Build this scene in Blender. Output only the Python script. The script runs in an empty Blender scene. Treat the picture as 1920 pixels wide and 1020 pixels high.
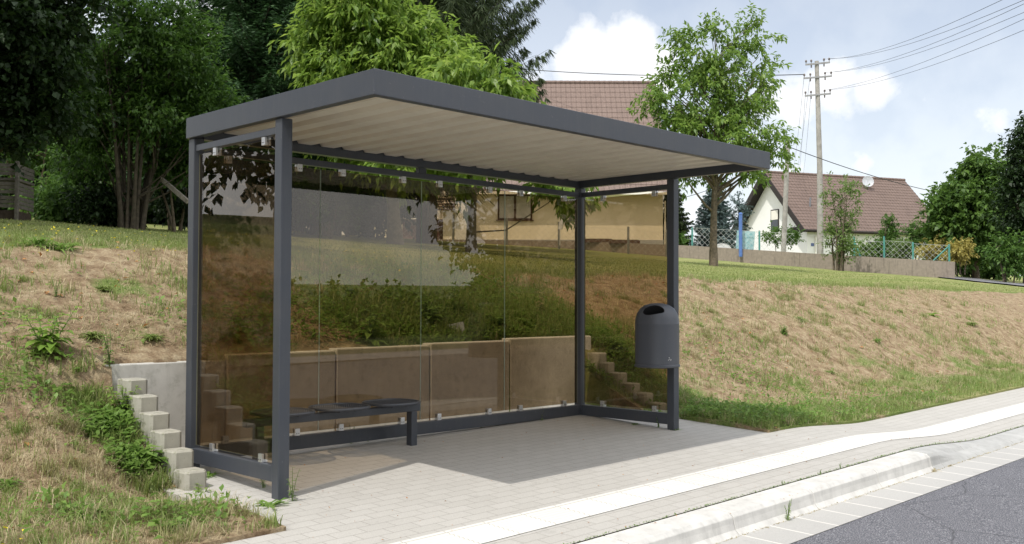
import bpy, bmesh, math, random
import numpy as np
from mathutils import Vector, Matrix
R_ = math.radians
rng = np.random.default_rng(7)
random.seed(7)
scene = bpy.context.scene
COL = scene.collection
# ------------------------------------------------------------------ camera
F_PX = 1848.37
CAM = np.array([-3.3063, -5.2628, 1.2163])
YAW, PITCH, ROLL = R_(-45.3652), R_(1.7249), R_(0.1785)
Fv = np.array([-math.sin(YAW)*math.cos(PITCH), math.cos(YAW)*math.cos(PITCH), math.sin(PITCH)])
Rv = np.array([math.cos(YAW), math.sin(YAW), 0.0]); Uv = np.cross(Rv, Fv)
R2 = Rv*math.cos(ROLL)+Uv*math.sin(ROLL); U2 = -Rv*math.sin(ROLL)+Uv*math.cos(ROLL)
cd = bpy.data.cameras.new('camera'); cam = bpy.data.objects.new('camera', cd); COL.objects.link(cam)
M = Matrix([[R2[i], U2[i], -Fv[i], CAM[i]] for i in range(3)]+[[0, 0, 0, 1]])
cam.matrix_world = M
cd.sensor_width = 36; cd.lens = 36*F_PX/1920; cd.clip_end = 3000; cd.clip_start = 0.05
scene.camera = cam
def ray(u, v): return Fv+R2*(u-960)/F_PX-U2*(v-510)/F_PX
def at(u, v, d): return CAM+ray(u, v)*d              # a spot at view distance d
FH = np.array([-math.sin(YAW), math.cos(YAW), 0.0])
# ------------------------------------------------------------------ sun, sky
SUN = np.array([-0.517, -0.134, 0.845]); SUN /= np.linalg.norm(SUN)
sl = bpy.data.lights.new('sun', 'SUN'); sl.energy = 2.95; sl.angle = R_(0.5); sl.color = (1.0, 0.955, 0.88)
so = bpy.data.objects.new('sun', sl); COL.objects.link(so)
so.rotation_euler = Vector(SUN).to_track_quat('Z', 'Y').to_euler()
w = bpy.data.worlds.new('World'); scene.world = w; w.use_nodes = True
wn = w.node_tree; wn.nodes.clear()
def wnode(t, **k):
    n = wn.nodes.new(t)
    for a, b in k.items(): setattr(n, a, b)
    return n
sky = wnode('ShaderNodeTexSky', sky_type='NISHITA', sun_disc=False)
sky.sun_elevation = math.asin(SUN[2]); sky.sun_rotation = math.atan2(SUN[0], SUN[1])
sky.air_density = 1.0; sky.dust_density = 1.2; sky.ozone_density = 1.2
tc = wnode('ShaderNodeTexCoord')
def wmath(op, a, b=None, c=None):
    n = wnode('ShaderNodeMath', operation=op)
    for i, x in enumerate((a, b, c)):
        if x is None: continue
        if isinstance(x, (int, float)): n.inputs[i].default_value = x
        else: wn.links.new(x, n.inputs[i])
    return n.outputs[0]
nz = wnode('ShaderNodeTexNoise'); nz.inputs['Scale'].default_value = 9; nz.inputs['Detail'].default_value = 9; nz.inputs['Roughness'].default_value = .58
wn.links.new(tc.outputs['Generated'], nz.inputs['Vector'])
nz2 = wnode('ShaderNodeTexNoise'); nz2.inputs['Scale'].default_value = 2.6; nz2.inputs['Detail'].default_value = 6
wn.links.new(tc.outputs['Generated'], nz2.inputs['Vector'])
tot = None
# cloud banks: direction, angular size, weight
for (u, v, r, wt) in [(1195, 92, .042, 1.1), (1095, 125, .048, 1.1), (1225, 135, .05, 1.1), (1000, 150, .05, .8), (1160, 170, .07, 1.0), (985, 40, .035, .5), (1120, 250, .07, .8),
                      (1560, 170, .055, .85), (1620, 165, .035, .8), (1490, 215, .09, .75), (1870, 245, .06, .72), (1800, 300, .08, .66), (1720, 300, .06, .66), (1500, 330, .10, .66), (1620, 300, .05, .7), (1330, 420, .12, .55), (1000, -160, .16, .5), (300, 100, .3, .7)]:
    d = ray(u, v); d = d/np.linalg.norm(d)
    sub = wnode('ShaderNodeVectorMath', operation='DISTANCE')
    wn.links.new(tc.outputs['Generated'], sub.inputs[0]); sub.inputs[1].default_value = tuple(d)
    e = wmath('SUBTRACT', 1.0, wmath('MULTIPLY', sub.outputs['Value'], 1/(r*1.5)))
    e = wmath('MULTIPLY', wmath('MAXIMUM', e, 0.0), wt)
    tot = e if tot is None else wmath('MAXIMUM', tot, e)
dens = wmath('ADD', tot, wmath('MULTIPLY', wmath('SUBTRACT', nz.outputs['Fac'], .5), 1.5))
dens = wmath('ADD', dens, wmath('MULTIPLY', wmath('SUBTRACT', nz2.outputs['Fac'], .5), .5))
# unseen cloud added overhead and behind the viewer to brighten the shade
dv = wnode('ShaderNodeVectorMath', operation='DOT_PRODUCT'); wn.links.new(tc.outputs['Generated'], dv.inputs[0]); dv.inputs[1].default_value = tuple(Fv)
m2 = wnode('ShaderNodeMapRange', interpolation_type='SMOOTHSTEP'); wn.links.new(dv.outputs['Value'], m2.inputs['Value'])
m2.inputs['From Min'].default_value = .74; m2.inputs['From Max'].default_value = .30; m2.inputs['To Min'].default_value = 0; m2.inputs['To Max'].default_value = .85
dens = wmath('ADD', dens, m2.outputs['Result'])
mr = wnode('ShaderNodeMapRange', interpolation_type='SMOOTHSTEP')
mr.inputs['From Min'].default_value = .34; mr.inputs['From Max'].default_value = .80
wn.links.new(dens, mr.inputs['Value'])
# thin veil everywhere, brighter low down
sepz = wnode('ShaderNodeSeparateXYZ'); wn.links.new(tc.outputs['Generated'], sepz.inputs[0])
veil = wmath('MULTIPLY', wmath('MAXIMUM', wmath('SUBTRACT', 1.0, wmath('MULTIPLY', wmath('ABSOLUTE', sepz.outputs['Z']), 2.6)), 0.0), .45)
veil = wmath('ADD', veil, .27)
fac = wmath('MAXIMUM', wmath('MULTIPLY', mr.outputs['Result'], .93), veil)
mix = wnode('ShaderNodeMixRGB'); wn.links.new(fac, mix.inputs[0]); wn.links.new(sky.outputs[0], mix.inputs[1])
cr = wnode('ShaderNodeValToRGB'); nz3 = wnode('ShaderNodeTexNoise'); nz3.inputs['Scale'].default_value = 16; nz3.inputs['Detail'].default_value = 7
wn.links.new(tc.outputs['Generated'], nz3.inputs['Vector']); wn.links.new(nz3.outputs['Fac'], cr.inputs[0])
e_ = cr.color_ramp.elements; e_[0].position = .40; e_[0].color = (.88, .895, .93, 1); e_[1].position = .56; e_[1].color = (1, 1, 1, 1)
sc = wnode('ShaderNodeVectorMath', operation='SCALE'); wn.links.new(wmath('ADD', 8.6, wmath('MULTIPLY', m2.outputs['Result'], 4.2)), sc.inputs['Scale']); wn.links.new(cr.outputs[0], sc.inputs[0]); wn.links.new(sc.outputs[0], mix.inputs[2])  # the added cloud out of view is scaled brighter for more ambient light
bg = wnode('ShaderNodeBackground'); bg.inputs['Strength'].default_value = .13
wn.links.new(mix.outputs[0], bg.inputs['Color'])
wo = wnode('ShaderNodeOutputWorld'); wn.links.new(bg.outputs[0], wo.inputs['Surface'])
scene.view_settings.view_transform = 'Standard'; scene.view_settings.look = 'None'
scene.view_settings.exposure = 0.12; scene.view_settings.gamma = 1
scene.render.engine = 'CYCLES'
scene.cycles.max_bounces = 10; scene.cycles.transparent_max_bounces = 24

# ------------------------------------------------------------------ helpers
def tag(o, label=None, cat=None, group=None, kind=None):
    if label: o['label'] = label
    if cat: o['category'] = cat
    if group: o['group'] = group
    if kind: o['kind'] = kind
    return o
def empty(name, loc=(0, 0, 0), rz=0, label=None, cat=None, group=None):
    o = bpy.data.objects.new(name, None); COL.objects.link(o); o.location = tuple(float(c) for c in loc)
    o.rotation_euler = (0, 0, rz); o.empty_display_size = .2
    return tag(o, label, cat, group)
def kids(o): return [c for c in bpy.data.objects if c.parent == o]
def copy_tree(o, parent=None):
    c = o.copy(); COL.objects.link(c)
    if parent: c.parent = parent
    for ch in kids(o): copy_tree(ch, c)
    return c
class MB:
    def __init__(s): s.v = []; s.f = []; s.n = 0; s.sm = []
    def add(s, v, f, smooth=False):
        v = np.asarray(v, float).reshape(-1, 3); s.v.append(v)
        for q in f: s.f.append(tuple(int(i)+s.n for i in q)); s.sm.append(smooth)
        s.n += len(v); return s
    def box(s, a, b, mat=None):
        x0, y0, z0 = a; x1, y1, z1 = b
        v = np.array([(x, y, z) for z in (z0, z1) for y in (y0, y1) for x in (x0, x1)], float)
        if mat is not None: v = v@np.array(mat)[:3, :3].T+np.array(mat)[:3, 3]
        return s.add(v, [(0, 2, 3, 1), (4, 5, 7, 6), (0, 1, 5, 4), (2, 6, 7, 3), (0, 4, 6, 2), (1, 3, 7, 5)])
    def bar(s, p, q, wx, wz):
        p = np.array(p, float); q = np.array(q, float); d = q-p; d /= np.linalg.norm(d)
        up = np.array([0, 0, 1.]) if abs(d[2]) < .95 else np.array([1., 0, 0])
        a = np.cross(d, up); a /= np.linalg.norm(a); b = np.cross(a, d)
        v = [c+a*sx*wx/2+b*sz*wz/2 for c in (p, q) for sx, sz in ((-1, -1), (1, -1), (1, 1), (-1, 1))]
        return s.add(v, [(0, 3, 2, 1), (4, 5, 6, 7), (0, 1, 5, 4), (1, 2, 6, 5), (2, 3, 7, 6), (3, 0, 4, 7)])
    def tube(s, pts, rad, n=8, cap=True):
        pts = np.array(pts, float); m = len(pts)
        rad = np.full(m, rad, float) if np.isscalar(rad) else np.array(rad, float)
        V = []
        for i in range(m):
            d = pts[min(i+1, m-1)]-pts[max(i-1, 0)]; d /= (np.linalg.norm(d)+1e-9)
            up = np.array([0, 0, 1.]) if abs(d[2]) < .9 else np.array([1., 0, 0])
            a = np.cross(d, up); a /= np.linalg.norm(a); b = np.cross(a, d)
            for k in range(n):
                t = 2*math.pi*k/n; V.append(pts[i]+rad[i]*(a*math.cos(t)+b*math.sin(t)))
        Fq = [(i*n+k, i*n+(k+1) % n, (i+1)*n+(k+1) % n, (i+1)*n+k) for i in range(m-1) for k in range(n)]
        if cap: Fq += [tuple(range(n-1, -1, -1)), tuple((m-1)*n+k for k in range(n))]
        return s.add(V, Fq, True)
    def lathe(s, prof, c=(0, 0, 0), n=24, sq=2.0, sx=1, sy=1, cap=True):
        V = []
        for r, z in prof:
            for k in range(n):
                t = 2*math.pi*k/n; cx, cy = math.cos(t), math.sin(t)
                m = (abs(cx)**sq+abs(cy)**sq)**(-1/sq)
                V.append((c[0]+r*cx*m*sx, c[1]+r*cy*m*sy, c[2]+z))
        m = len(prof)
        Fq = [(i*n+k, i*n+(k+1) % n, (i+1)*n+(k+1) % n, (i+1)*n+k) for i in range(m-1) for k in range(n)]
        if cap: Fq += [tuple(range(n-1, -1, -1)), tuple((m-1)*n+k for k in range(n))]
        return s.add(V, Fq, True)
    def build(s, name, mat, parent=None, bevel=0, auto=40):
        me = bpy.data.meshes.new(name)
        v = np.concatenate(s.v) if s.v else np.zeros((0, 3))
        me.from_pydata([tuple(x) for x in v], [], s.f); me.materials.append(mat)
        if any(s.sm): me.polygons.foreach_set('use_smooth', np.array(s.sm, bool))
        me.update()
        o = bpy.data.objects.new(name, me); COL.objects.link(o)
        if parent: o.parent = parent
        if any(s.sm): me.set_sharp_from_angle(angle=R_(auto))
        if bevel:
            b = o.modifiers.new('bevel', 'BEVEL'); b.width = bevel; b.segments = 2; b.limit_method = 'ANGLE'; b.harden_normals = False
        return o
def fastmesh(name, V, Fa, mat, parent=None, smooth=False):
    """V (n,3), Fa (m,k) arrays of equal sized faces"""
    me = bpy.data.meshes.new(name); m, k = Fa.shape
    me.vertices.add(len(V)); me.vertices.foreach_set('co', V.astype(np.float32).ravel())
    me.loops.add(m*k); me.loops.foreach_set('vertex_index', Fa.astype(np.int32).ravel())
    me.polygons.add(m); me.polygons.foreach_set('loop_start', np.arange(0, m*k, k, dtype=np.int32))
    me.polygons.foreach_set('loop_total', np.full(m, k, np.int32))
    if smooth: me.polygons.foreach_set('use_smooth', np.ones(m, bool))
    me.materials.append(mat); me.update(); me.validate()
    o = bpy.data.objects.new(name, me); COL.objects.link(o)
    if parent: o.parent = parent
    return o
_ph = rng.random((8, 4))*6.28
def vnoise(x, y, s=1.0, seed=0):
    r = np.random.default_rng(100+seed); n = 64; g = r.random((n, n))
    X = np.asarray(x)*s+r.random()*50; Y = np.asarray(y)*s+r.random()*50
    xi = np.floor(X).astype(int); yi = np.floor(Y).astype(int); fx = X-xi; fy = Y-yi
    fx = fx*fx*(3-2*fx); fy = fy*fy*(3-2*fy)
    a = g[xi % n, yi % n]; b = g[(xi+1) % n, yi % n]; c = g[xi % n, (yi+1) % n]; d = g[(xi+1) % n, (yi+1) % n]
    return (a*(1-fx)+b*fx)*(1-fy)+(c*(1-fx)+d*fx)*fy
def fbm(x, y, s=1.0, seed=0, o=4):
    t = 0; a = .5
    for i in range(o): t = t+a*(vnoise(x, y, s*2**i, seed+i)-.5); a *= .5
    return t
def ss(x, a, b):
    t = np.clip((np.asarray(x, float)-a)/(b-a), 0, 1); return t*t*(3-2*t)
# ------------------------------------------------------------------ materials
class Mat:
    def __init__(s, name):
        s.m = bpy.data.materials.new(name); s.m.use_nodes = True; s.t = s.m.node_tree; s.t.nodes.clear()
        s.out = s.n('ShaderNodeOutputMaterial'); s.b = s.n('ShaderNodeBsdfPrincipled'); s.l(s.b.outputs[0], s.out.inputs[0])
    def n(s, t, **k):
        x = s.t.nodes.new(t)
        for a, b in k.items(): setattr(x, a, b)
        return x
    def l(s, a, b): s.t.links.new(a, b)
    def co(s, kind='Object', scale=None):
        c = s.n('ShaderNodeTexCoord').outputs[kind]
        if scale:
            mp = s.n('ShaderNodeMapping'); mp.inputs['Scale'].default_value = scale; s.l(c, mp.inputs[0]); c = mp.outputs[0]
        return c
    def noise(s, scale, det=5, rough=.55, co=None, out='Fac'):
        x = s.n('ShaderNodeTexNoise'); x.inputs['Scale'].default_value = scale; x.inputs['Detail'].default_value = det
        x.inputs['Roughness'].default_value = rough; s.l(co if co is not None else s.co(), x.inputs['Vector']); return x.outputs[out]
    def ramp(s, fac, stops, interp='LINEAR'):
        x = s.n('ShaderNodeValToRGB'); x.color_ramp.interpolation = interp; s.l(fac, x.inputs[0]); e = x.color_ramp.elements
        while len(e) < len(stops): e.new(.5)
        for k, (p, c) in zip(e, stops):
            k.position = p; k.color = (c, c, c, 1) if isinstance(c, (int, float)) else (*c, 1)
        return x.outputs[0]
    def mix(s, f, a, b, mode='MIX'):
        x = s.n('ShaderNodeMixRGB', blend_type=mode)
        for i, v in enumerate((f, a, b)):
            if isinstance(v, (int, float)): x.inputs[i].default_value = v if i == 0 else (v, v, v, 1)
            elif isinstance(v, tuple): x.inputs[i].default_value = (*v, 1)
            else: s.l(v, x.inputs[i])
        return x.outputs[0]
    def math(s, op, a, b=None):
        x = s.n('ShaderNodeMath', operation=op)
        for i, v in enumerate((a, b)):
            if v is None: continue
            if isinstance(v, (int, float)): x.inputs[i].default_value = v
            else: s.l(v, x.inputs[i])
        return x.outputs[0]
    def bump(s, h, st=.3, dist=.01, prev=None):
        x = s.n('ShaderNodeBump'); x.inputs['Strength'].default_value = st; x.inputs['Distance'].default_value = dist
        s.l(h, x.inputs['Height'])
        if prev is not None: s.l(prev, x.inputs['Normal'])
        s.l(x.outputs[0], s.b.inputs['Normal']); return x.outputs[0]
    def col(s, c):
        if isinstance(c, tuple): s.b.inputs['Base Color'].default_value = (*c, 1)
        else: s.l(c, s.b.inputs['Base Color'])
        return s
    def rough(s, r, spec=.5, metal=0):
        if isinstance(r, (int, float)): s.b.inputs['Roughness'].default_value = r
        else: s.l(r, s.b.inputs['Roughness'])
        s.b.inputs['Specular IOR Level'].default_value = spec; s.b.inputs['Metallic'].default_value = metal; return s
def simple(name, c, r=.6, var=.15, scale=6, spec=.4, metal=0, bump=0, bscale=60):
    m = Mat(name); n = m.noise(scale)
    lo = tuple(x*(1-var) for x in c); hi = tuple(min(1, x*(1+var)) for x in c)
    m.col(m.ramp(n, [(.3, lo), (.7, hi)])); m.rough(r, spec, metal)
    if bump: m.bump(m.noise(bscale), bump, .005)
    return m.m
# powder coated anthracite
def mk_paint(name, c, r0=.32):
    m = Mat(name); n = m.noise(3, 6); sp = m.noise(55, 2); dust = m.ramp(sp, [(.70, 0.), (.76, 1.)])
    base = m.mix(m.math('MULTIPLY', m.ramp(n, [(.45, 0.), (.8, 1.)]), .18), c, (.12, .115, .105))
    base = m.mix(m.math('MULTIPLY', dust, .16), base, (.35, .33, .3))
    st = m.noise(6, 6, .7, m.co('Object', (6, 6, .5))); base = m.mix(m.math('MULTIPLY', m.ramp(st, [(.5, 0.), (.72, 1.)]), .08), base, (.17, .165, .155))
    sc_ = m.noise(9, 3, .5, m.co('Object', (1, 1, 22))); base = m.mix(m.math('MULTIPLY', m.ramp(sc_, [(.74, 0.), (.755, 1.)]), .15), base, (.30, .30, .29))
    m.col(base); m.rough(m.ramp(n, [(.2, r0), (.8, r0+.14)]), .5); m.bump(m.noise(420, 2), .05, .001); return m.m
PAINT = mk_paint('anthracite_paint', (.052, .059, .074))
BINP = mk_paint('bin_paint', (.070, .077, .094), .42)
CHROME = simple('satin_steel', (.72, .73, .75), .3, .05, metal=.85)
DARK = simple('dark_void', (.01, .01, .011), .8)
def mk_glass(name, tint, gloss=1.0):
    m = Mat(name); m.t.nodes.remove(m.b)
    tr = m.n('ShaderNodeBsdfTransparent')
    # smears and dust spots on the pane
    spots = m.ramp(m.noise(26, 3, .7), [(.735, 0.), (.76, 1.)])
    smear = m.math('MULTIPLY', m.ramp(m.noise(2.2, 7, .65), [(.45, 0.), (.75, 1.)]), .014)
    tr.inputs[0].default_value = (*tint, 1)
    gl = m.n('ShaderNodeBsdfGlossy'); gl.inputs['Roughness'].default_value = .0; gl.inputs[0].default_value = (gloss, gloss, gloss, 1)
    df = m.n('ShaderNodeBsdfDiffuse'); df.inputs[0].default_value = (.45, .42, .37, 1)
    ge = m.n('ShaderNodeNewGeometry'); dt = m.n('ShaderNodeVectorMath', operation='DOT_PRODUCT'); m.l(ge.outputs['Incoming'], dt.inputs[0]); m.l(ge.outputs['Normal'], dt.inputs[1])
    fres = m.math('ADD', .050, m.math('MULTIPLY', .955, m.math('POWER', m.math('SUBTRACT', 1.0, m.math('ABSOLUTE', dt.outputs['Value'])), 5.0)))
    a = m.n('ShaderNodeMixShader'); m.l(fres, a.inputs[0]); m.l(tr.outputs[0], a.inputs[1]); m.l(gl.outputs[0], a.inputs[2])
    b = m.n('ShaderNodeMixShader'); m.l(m.math('MAXIMUM', smear, m.math('MULTIPLY', spots, .10)), b.inputs[0]); m.l(a.outputs[0], b.inputs[1]); m.l(df.outputs[0], b.inputs[2])
    m.l(b.outputs[0], m.out.inputs[0]); return m.m
GLASS = mk_glass('bronze_tinted_glass', (.64, .565, .46))     # two faces of a pane: tint squared
GEDGE = simple('glass_edge', (.35, .42, .36), .2, .1)
m = Mat('soffit_sheet'); m.col(m.ramp(m.noise(2.5, 4), [(.35, (.60, .55, .46)), (.7, (.68, .63, .53))])); m.rough(.42, .45); SOFFIT = m.m
# precast concrete
def mk_conc(name, c, stain=.25, seed=0.):
    m = Mat(name); co = m.co(); n = m.noise(4+seed, 8, .6); f = m.noise(90, 4)
    v = m.noise(5, 5, .6, m.co('Object', (3, 3, .35)))
    b = m.ramp(n, [(.3, tuple(x*.82 for x in c)), (.7, tuple(min(1, x*1.08) for x in c))])
    b = m.mix(m.math('MULTIPLY', m.ramp(v, [(.52, 0.), (.75, 1.)]), stain), b, tuple(x*.45 for x in c))
    b = m.mix(m.math('MULTIPLY', m.ramp(f, [(.62, 0.), (.7, 1.)]), .25), b, tuple(x*.5 for x in c))
    m.col(b); m.rough(.85, .25); m.bump(f, .25, .003); return m.m
CONC = mk_conc('precast_concrete', (.66, .645, .60), .2)
CONC2 = mk_conc('palisade_concrete', (.40, .385, .33), .6, 3.)
def moss(mt, amt):
    t = mt.node_tree; b = next(n for n in t.nodes if n.type == 'BSDF_PRINCIPLED'); src = b.inputs['Base Color'].links[0].from_socket
    nz_ = t.nodes.new('ShaderNodeTexNoise'); nz_.inputs['Scale'].default_value = 11; nz_.inputs['Detail'].default_value = 8; nz_.inputs['Roughness'].default_value = .7
    t.links.new(t.nodes.new('ShaderNodeTexCoord').outputs['Object'], nz_.inputs[0]); r = t.nodes.new('ShaderNodeValToRGB'); t.links.new(nz_.outputs['Fac'], r.inputs[0])
    r.color_ramp.elements[0].position = .52; r.color_ramp.elements[0].color = (0, 0, 0, 1); r.color_ramp.elements[1].position = .66; r.color_ramp.elements[1].color = (amt, amt, amt, 1)
    m_ = t.nodes.new('ShaderNodeMixRGB'); t.links.new(r.outputs[0], m_.inputs[0]); t.links.new(src, m_.inputs[1]); m_.inputs[2].default_value = (.13, .14, .07, 1); t.links.new(m_.outputs[0], b.inputs['Base Color'])
moss(CONC2, .75); moss(CONC, .28)
KERBM = mk_conc('white_kerb_concrete', (.60, .59, .565), .35, 1.)
KERBG = mk_conc('grey_kerb_concrete', (.42, .42, .41), .12, 2.)
STONEW = mk_conc('old_wall_concrete', (.30, .255, .215), .7, 5.)
def mk_brick(name, c1, c2, mort, bw, rh, ms, off=.5, bump=.35, dirt=.2, rough=.85, rot=0.):
    m = Mat(name); co = m.co()
    mp = m.n('ShaderNodeMapping'); m.l(co, mp.inputs[0]); mp.inputs['Rotation'].default_value = (0, 0, rot); co2 = mp.outputs[0]
    dn = m.n('ShaderNodeTexNoise'); dn.inputs['Scale'].default_value = 7; m.l(co2, dn.inputs[0])
    va = m.n('ShaderNodeVectorMath', operation='MULTIPLY_ADD'); m.l(dn.outputs['Color'], va.inputs[0]); va.inputs[1].default_value = (.006, .006, 0); m.l(co2, va.inputs[2])
    br = m.n('ShaderNodeTexBrick'); m.l(va.outputs[0], br.inputs['Vector']); br.offset = off
    br.inputs['Scale'].default_value = 1; br.inputs['Brick Width'].default_value = bw; br.inputs['Row Height'].default_value = rh
    br.inputs['Mortar Size'].default_value = ms; br.inputs['Mortar Smooth'].default_value = .2; br.inputs['Bias'].default_value = 0
    br.inputs['Color1'].default_value = (*c1, 1); br.inputs['Color2'].default_value = (*c2, 1); br.inputs['Mortar'].default_value = (*mort, 1)
    big = m.noise(1.3, 6, .6); fine = m.noise(160, 3)
    c = m.mix(m.math('MULTIPLY', m.ramp(big, [(.4, 0.), (.75, 1.)]), dirt), br.outputs['Color'], tuple(x*.6 for x in c1))
    spt = m.noise(5.5, 3, .6); c = m.mix(m.math('MULTIPLY', m.ramp(spt, [(.64, 0.), (.70, 1.)]), .22), c, tuple(x*.45 for x in c1))
    one = m.n('ShaderNodeTexWhiteNoise', noise_dimensions='2D'); fl = m.n('ShaderNodeVectorMath', operation='FLOOR'); dv_ = m.n('ShaderNodeVectorMath', operation='DIVIDE'); m.l(co2, dv_.inputs[0]); dv_.inputs[1].default_value = (bw, rh, 1); m.l(dv_.outputs[0], fl.inputs[0]); m.l(fl.outputs[0], one.inputs[0])
    c = m.mix(.22, c, m.ramp(fine, [(.3, (.25, .24, .22)), (.7, (.7, .68, .64))]), 'MIX')
    m.col(c); m.rough(rough, .25)
    h = m.math('SUBTRACT', 1.0, br.outputs['Fac']); h = m.math('ADD', h, m.math('MULTIPLY', fine, .25))
    m.bump(h, bump, .004); return m.m
PAVE = mk_brick('concrete_pavers', (.45, .435, .41), (.41, .395, .37), (.26, .245, .22), .20, .10, .0032, dirt=.12)
EDGEST = mk_brick('edging_stone', (.47, .45, .41), (.44, .42, .38), (.22, .2, .17), 1.0, .08, .004)
GUTTER = mk_brick('gutter_blocks', (.42, .415, .405), (.39, .385, .375), (.66, .64, .60), .33, 3.0, .010, off=0, dirt=.1)
m = Mat('tactile_white'); n = m.noise(2.0, 6); gr = m.n('ShaderNodeTexBrick'); m.l(m.co(), gr.inputs['Vector']); gr.offset = 0
gr.inputs['Scale'].default_value = 1; gr.inputs['Brick Width'].default_value = .30; gr.inputs['Row Height'].default_value = .30; gr.inputs['Mortar Size'].default_value = .004
gr.inputs['Color1'].default_value = (.66, .65, .62, 1); gr.inputs['Color2'].default_value = (.61, .60, .57, 1); gr.inputs['Mortar'].default_value = (.42, .40, .36, 1)
m.col(m.mix(m.math('MULTIPLY', m.ramp(n, [(.5, 0.), (.8, 1.)]), .2), gr.outputs['Color'], (.5, .48, .42))); m.rough(.75, .3); m.bump(m.noise(150), .2, .002); TACT = m.m
m = Mat('asphalt'); f = m.n('ShaderNodeTexVoronoi'); f.inputs['Scale'].default_value = 95; m.l(m.co(), f.inputs[0])
f2 = m.noise(130, 3); big = m.noise(.9, 5)
c = m.ramp(f2, [(.36, (.035, .036, .045)), (.52, (.105, .107, .125)), (.66, (.42, .42, .44))])
c = m.mix(m.math('MULTIPLY', big, .4), c, (.17, .17, .19)); vc = m.n('ShaderNodeTexVoronoi', feature='DISTANCE_TO_EDGE'); vc.inputs['Scale'].default_value = .55; m.l(m.mix(.12, m.co(), m.noise(3, 4, out='Color')), vc.inputs[0])
crk = m.ramp(vc.outputs['Distance'], [(.0, 1.), (.006, 0.)]); c = m.mix(m.math('MULTIPLY', crk, .55), c, (.035, .035, .04))
oil = m.ramp(m.noise(2.2, 4), [(.60, 0.), (.72, 1.)]); c = m.mix(m.math('MULTIPLY', oil, .25), c, (.06, .06, .065))
m.col(c); m.rough(.8, .35); m.bump(f.outputs['Distance'], .7, .006); ASPH = m.m
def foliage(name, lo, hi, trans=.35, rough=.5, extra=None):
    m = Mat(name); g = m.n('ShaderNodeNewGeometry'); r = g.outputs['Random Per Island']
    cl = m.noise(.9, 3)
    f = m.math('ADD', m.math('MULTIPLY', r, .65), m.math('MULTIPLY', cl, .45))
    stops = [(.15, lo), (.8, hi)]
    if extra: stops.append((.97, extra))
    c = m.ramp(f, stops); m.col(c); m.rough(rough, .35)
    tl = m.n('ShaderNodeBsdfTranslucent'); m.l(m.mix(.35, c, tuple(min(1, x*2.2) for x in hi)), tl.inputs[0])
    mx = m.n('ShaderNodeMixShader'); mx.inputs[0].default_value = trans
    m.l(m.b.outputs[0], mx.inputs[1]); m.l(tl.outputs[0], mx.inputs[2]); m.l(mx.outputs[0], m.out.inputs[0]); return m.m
L_CHERRY = foliage('cherry_leaves', (.07, .15, .03), (.21, .32, .065), .42, .42, (.32, .40, .10))
L_CHEST = foliage('walnut_leaves', (.07, .15, .022), (.24, .35, .06), .42, .42, (.36, .44, .10))
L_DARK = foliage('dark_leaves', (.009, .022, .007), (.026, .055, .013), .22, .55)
L_HAZEL = foliage('hazel_leaves', (.017, .046, .010), (.075, .15, .025), .40, .5, (.14, .22, .05))
L_BUSH = foliage('bush_leaves', (.045, .11, .022), (.11, .20, .04), .35, .5)
L_MAPLE = foliage('maple_leaves', (.035, .085, .018), (.12, .21, .042), .3, .5)
L_PALE = foliage('pale_leaves', (.09, .16, .04), (.20, .29, .09), .35, .5)
L_YELLOW = foliage('yellow_leaves', (.28, .25, .07), (.46, .40, .12), .3, .5)
L_SPRUCE = foliage('spruce_needles', (.018, .036, .013), (.06, .09, .03), .15, .6)
L_FIR = foliage('fir_needles', (.015, .045, .014), (.045, .105, .03), .15, .6)
L_BLUE = foliage('blue_spruce_needles', (.05, .085, .08), (.16, .22, .22), .12, .6)
L_WEED = foliage('weed_leaves', (.09, .18, .035), (.21, .33, .075), .4, .45)
L_WEEDY = foliage('lime_weed_leaves', (.14, .25, .04), (.26, .38, .08), .4, .45)
L_GRASS = foliage('green_grass', (.13, .20, .05), (.26, .32, .10), .4, .5, (.45, .42, .22))
L_LAWN = foliage('lawn_grass', (.15, .20, .06), (.28, .32, .11), .35, .5, (.36, .33, .16))
L_STRAW = foliage('dry_straw', (.30, .25, .14), (.54, .46, .29), .3, .6, (.64, .56, .38))
L_DEAD = foliage('dead_leaves', (.30, .13, .045), (.55, .27, .10), .2, .6)
L_FLOW = foliage('yellow_petals', (.75, .6, .02), (.85, .72, .04), .2, .5)
BARK = simple('bark', (.13, .105, .075), .9, .4, 14, bump=.8, bscale=40)
BARKD = simple('dark_bark', (.07, .058, .042), .9, .4, 14, bump=.8, bscale=40)
BARKG = simple('grey_bark', (.24, .225, .20), .9, .3, 10, bump=.6, bscale=40)
STEM = simple('green_stem', (.13, .19, .06), .6)
WOOD = simple('weathered_wood', (.26, .235, .205), .85, .3, 14, bump=.5, bscale=50)
POLE = simple('concrete_pole', (.34, .325, .30), .85, .2, 5, bump=.3)
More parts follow.
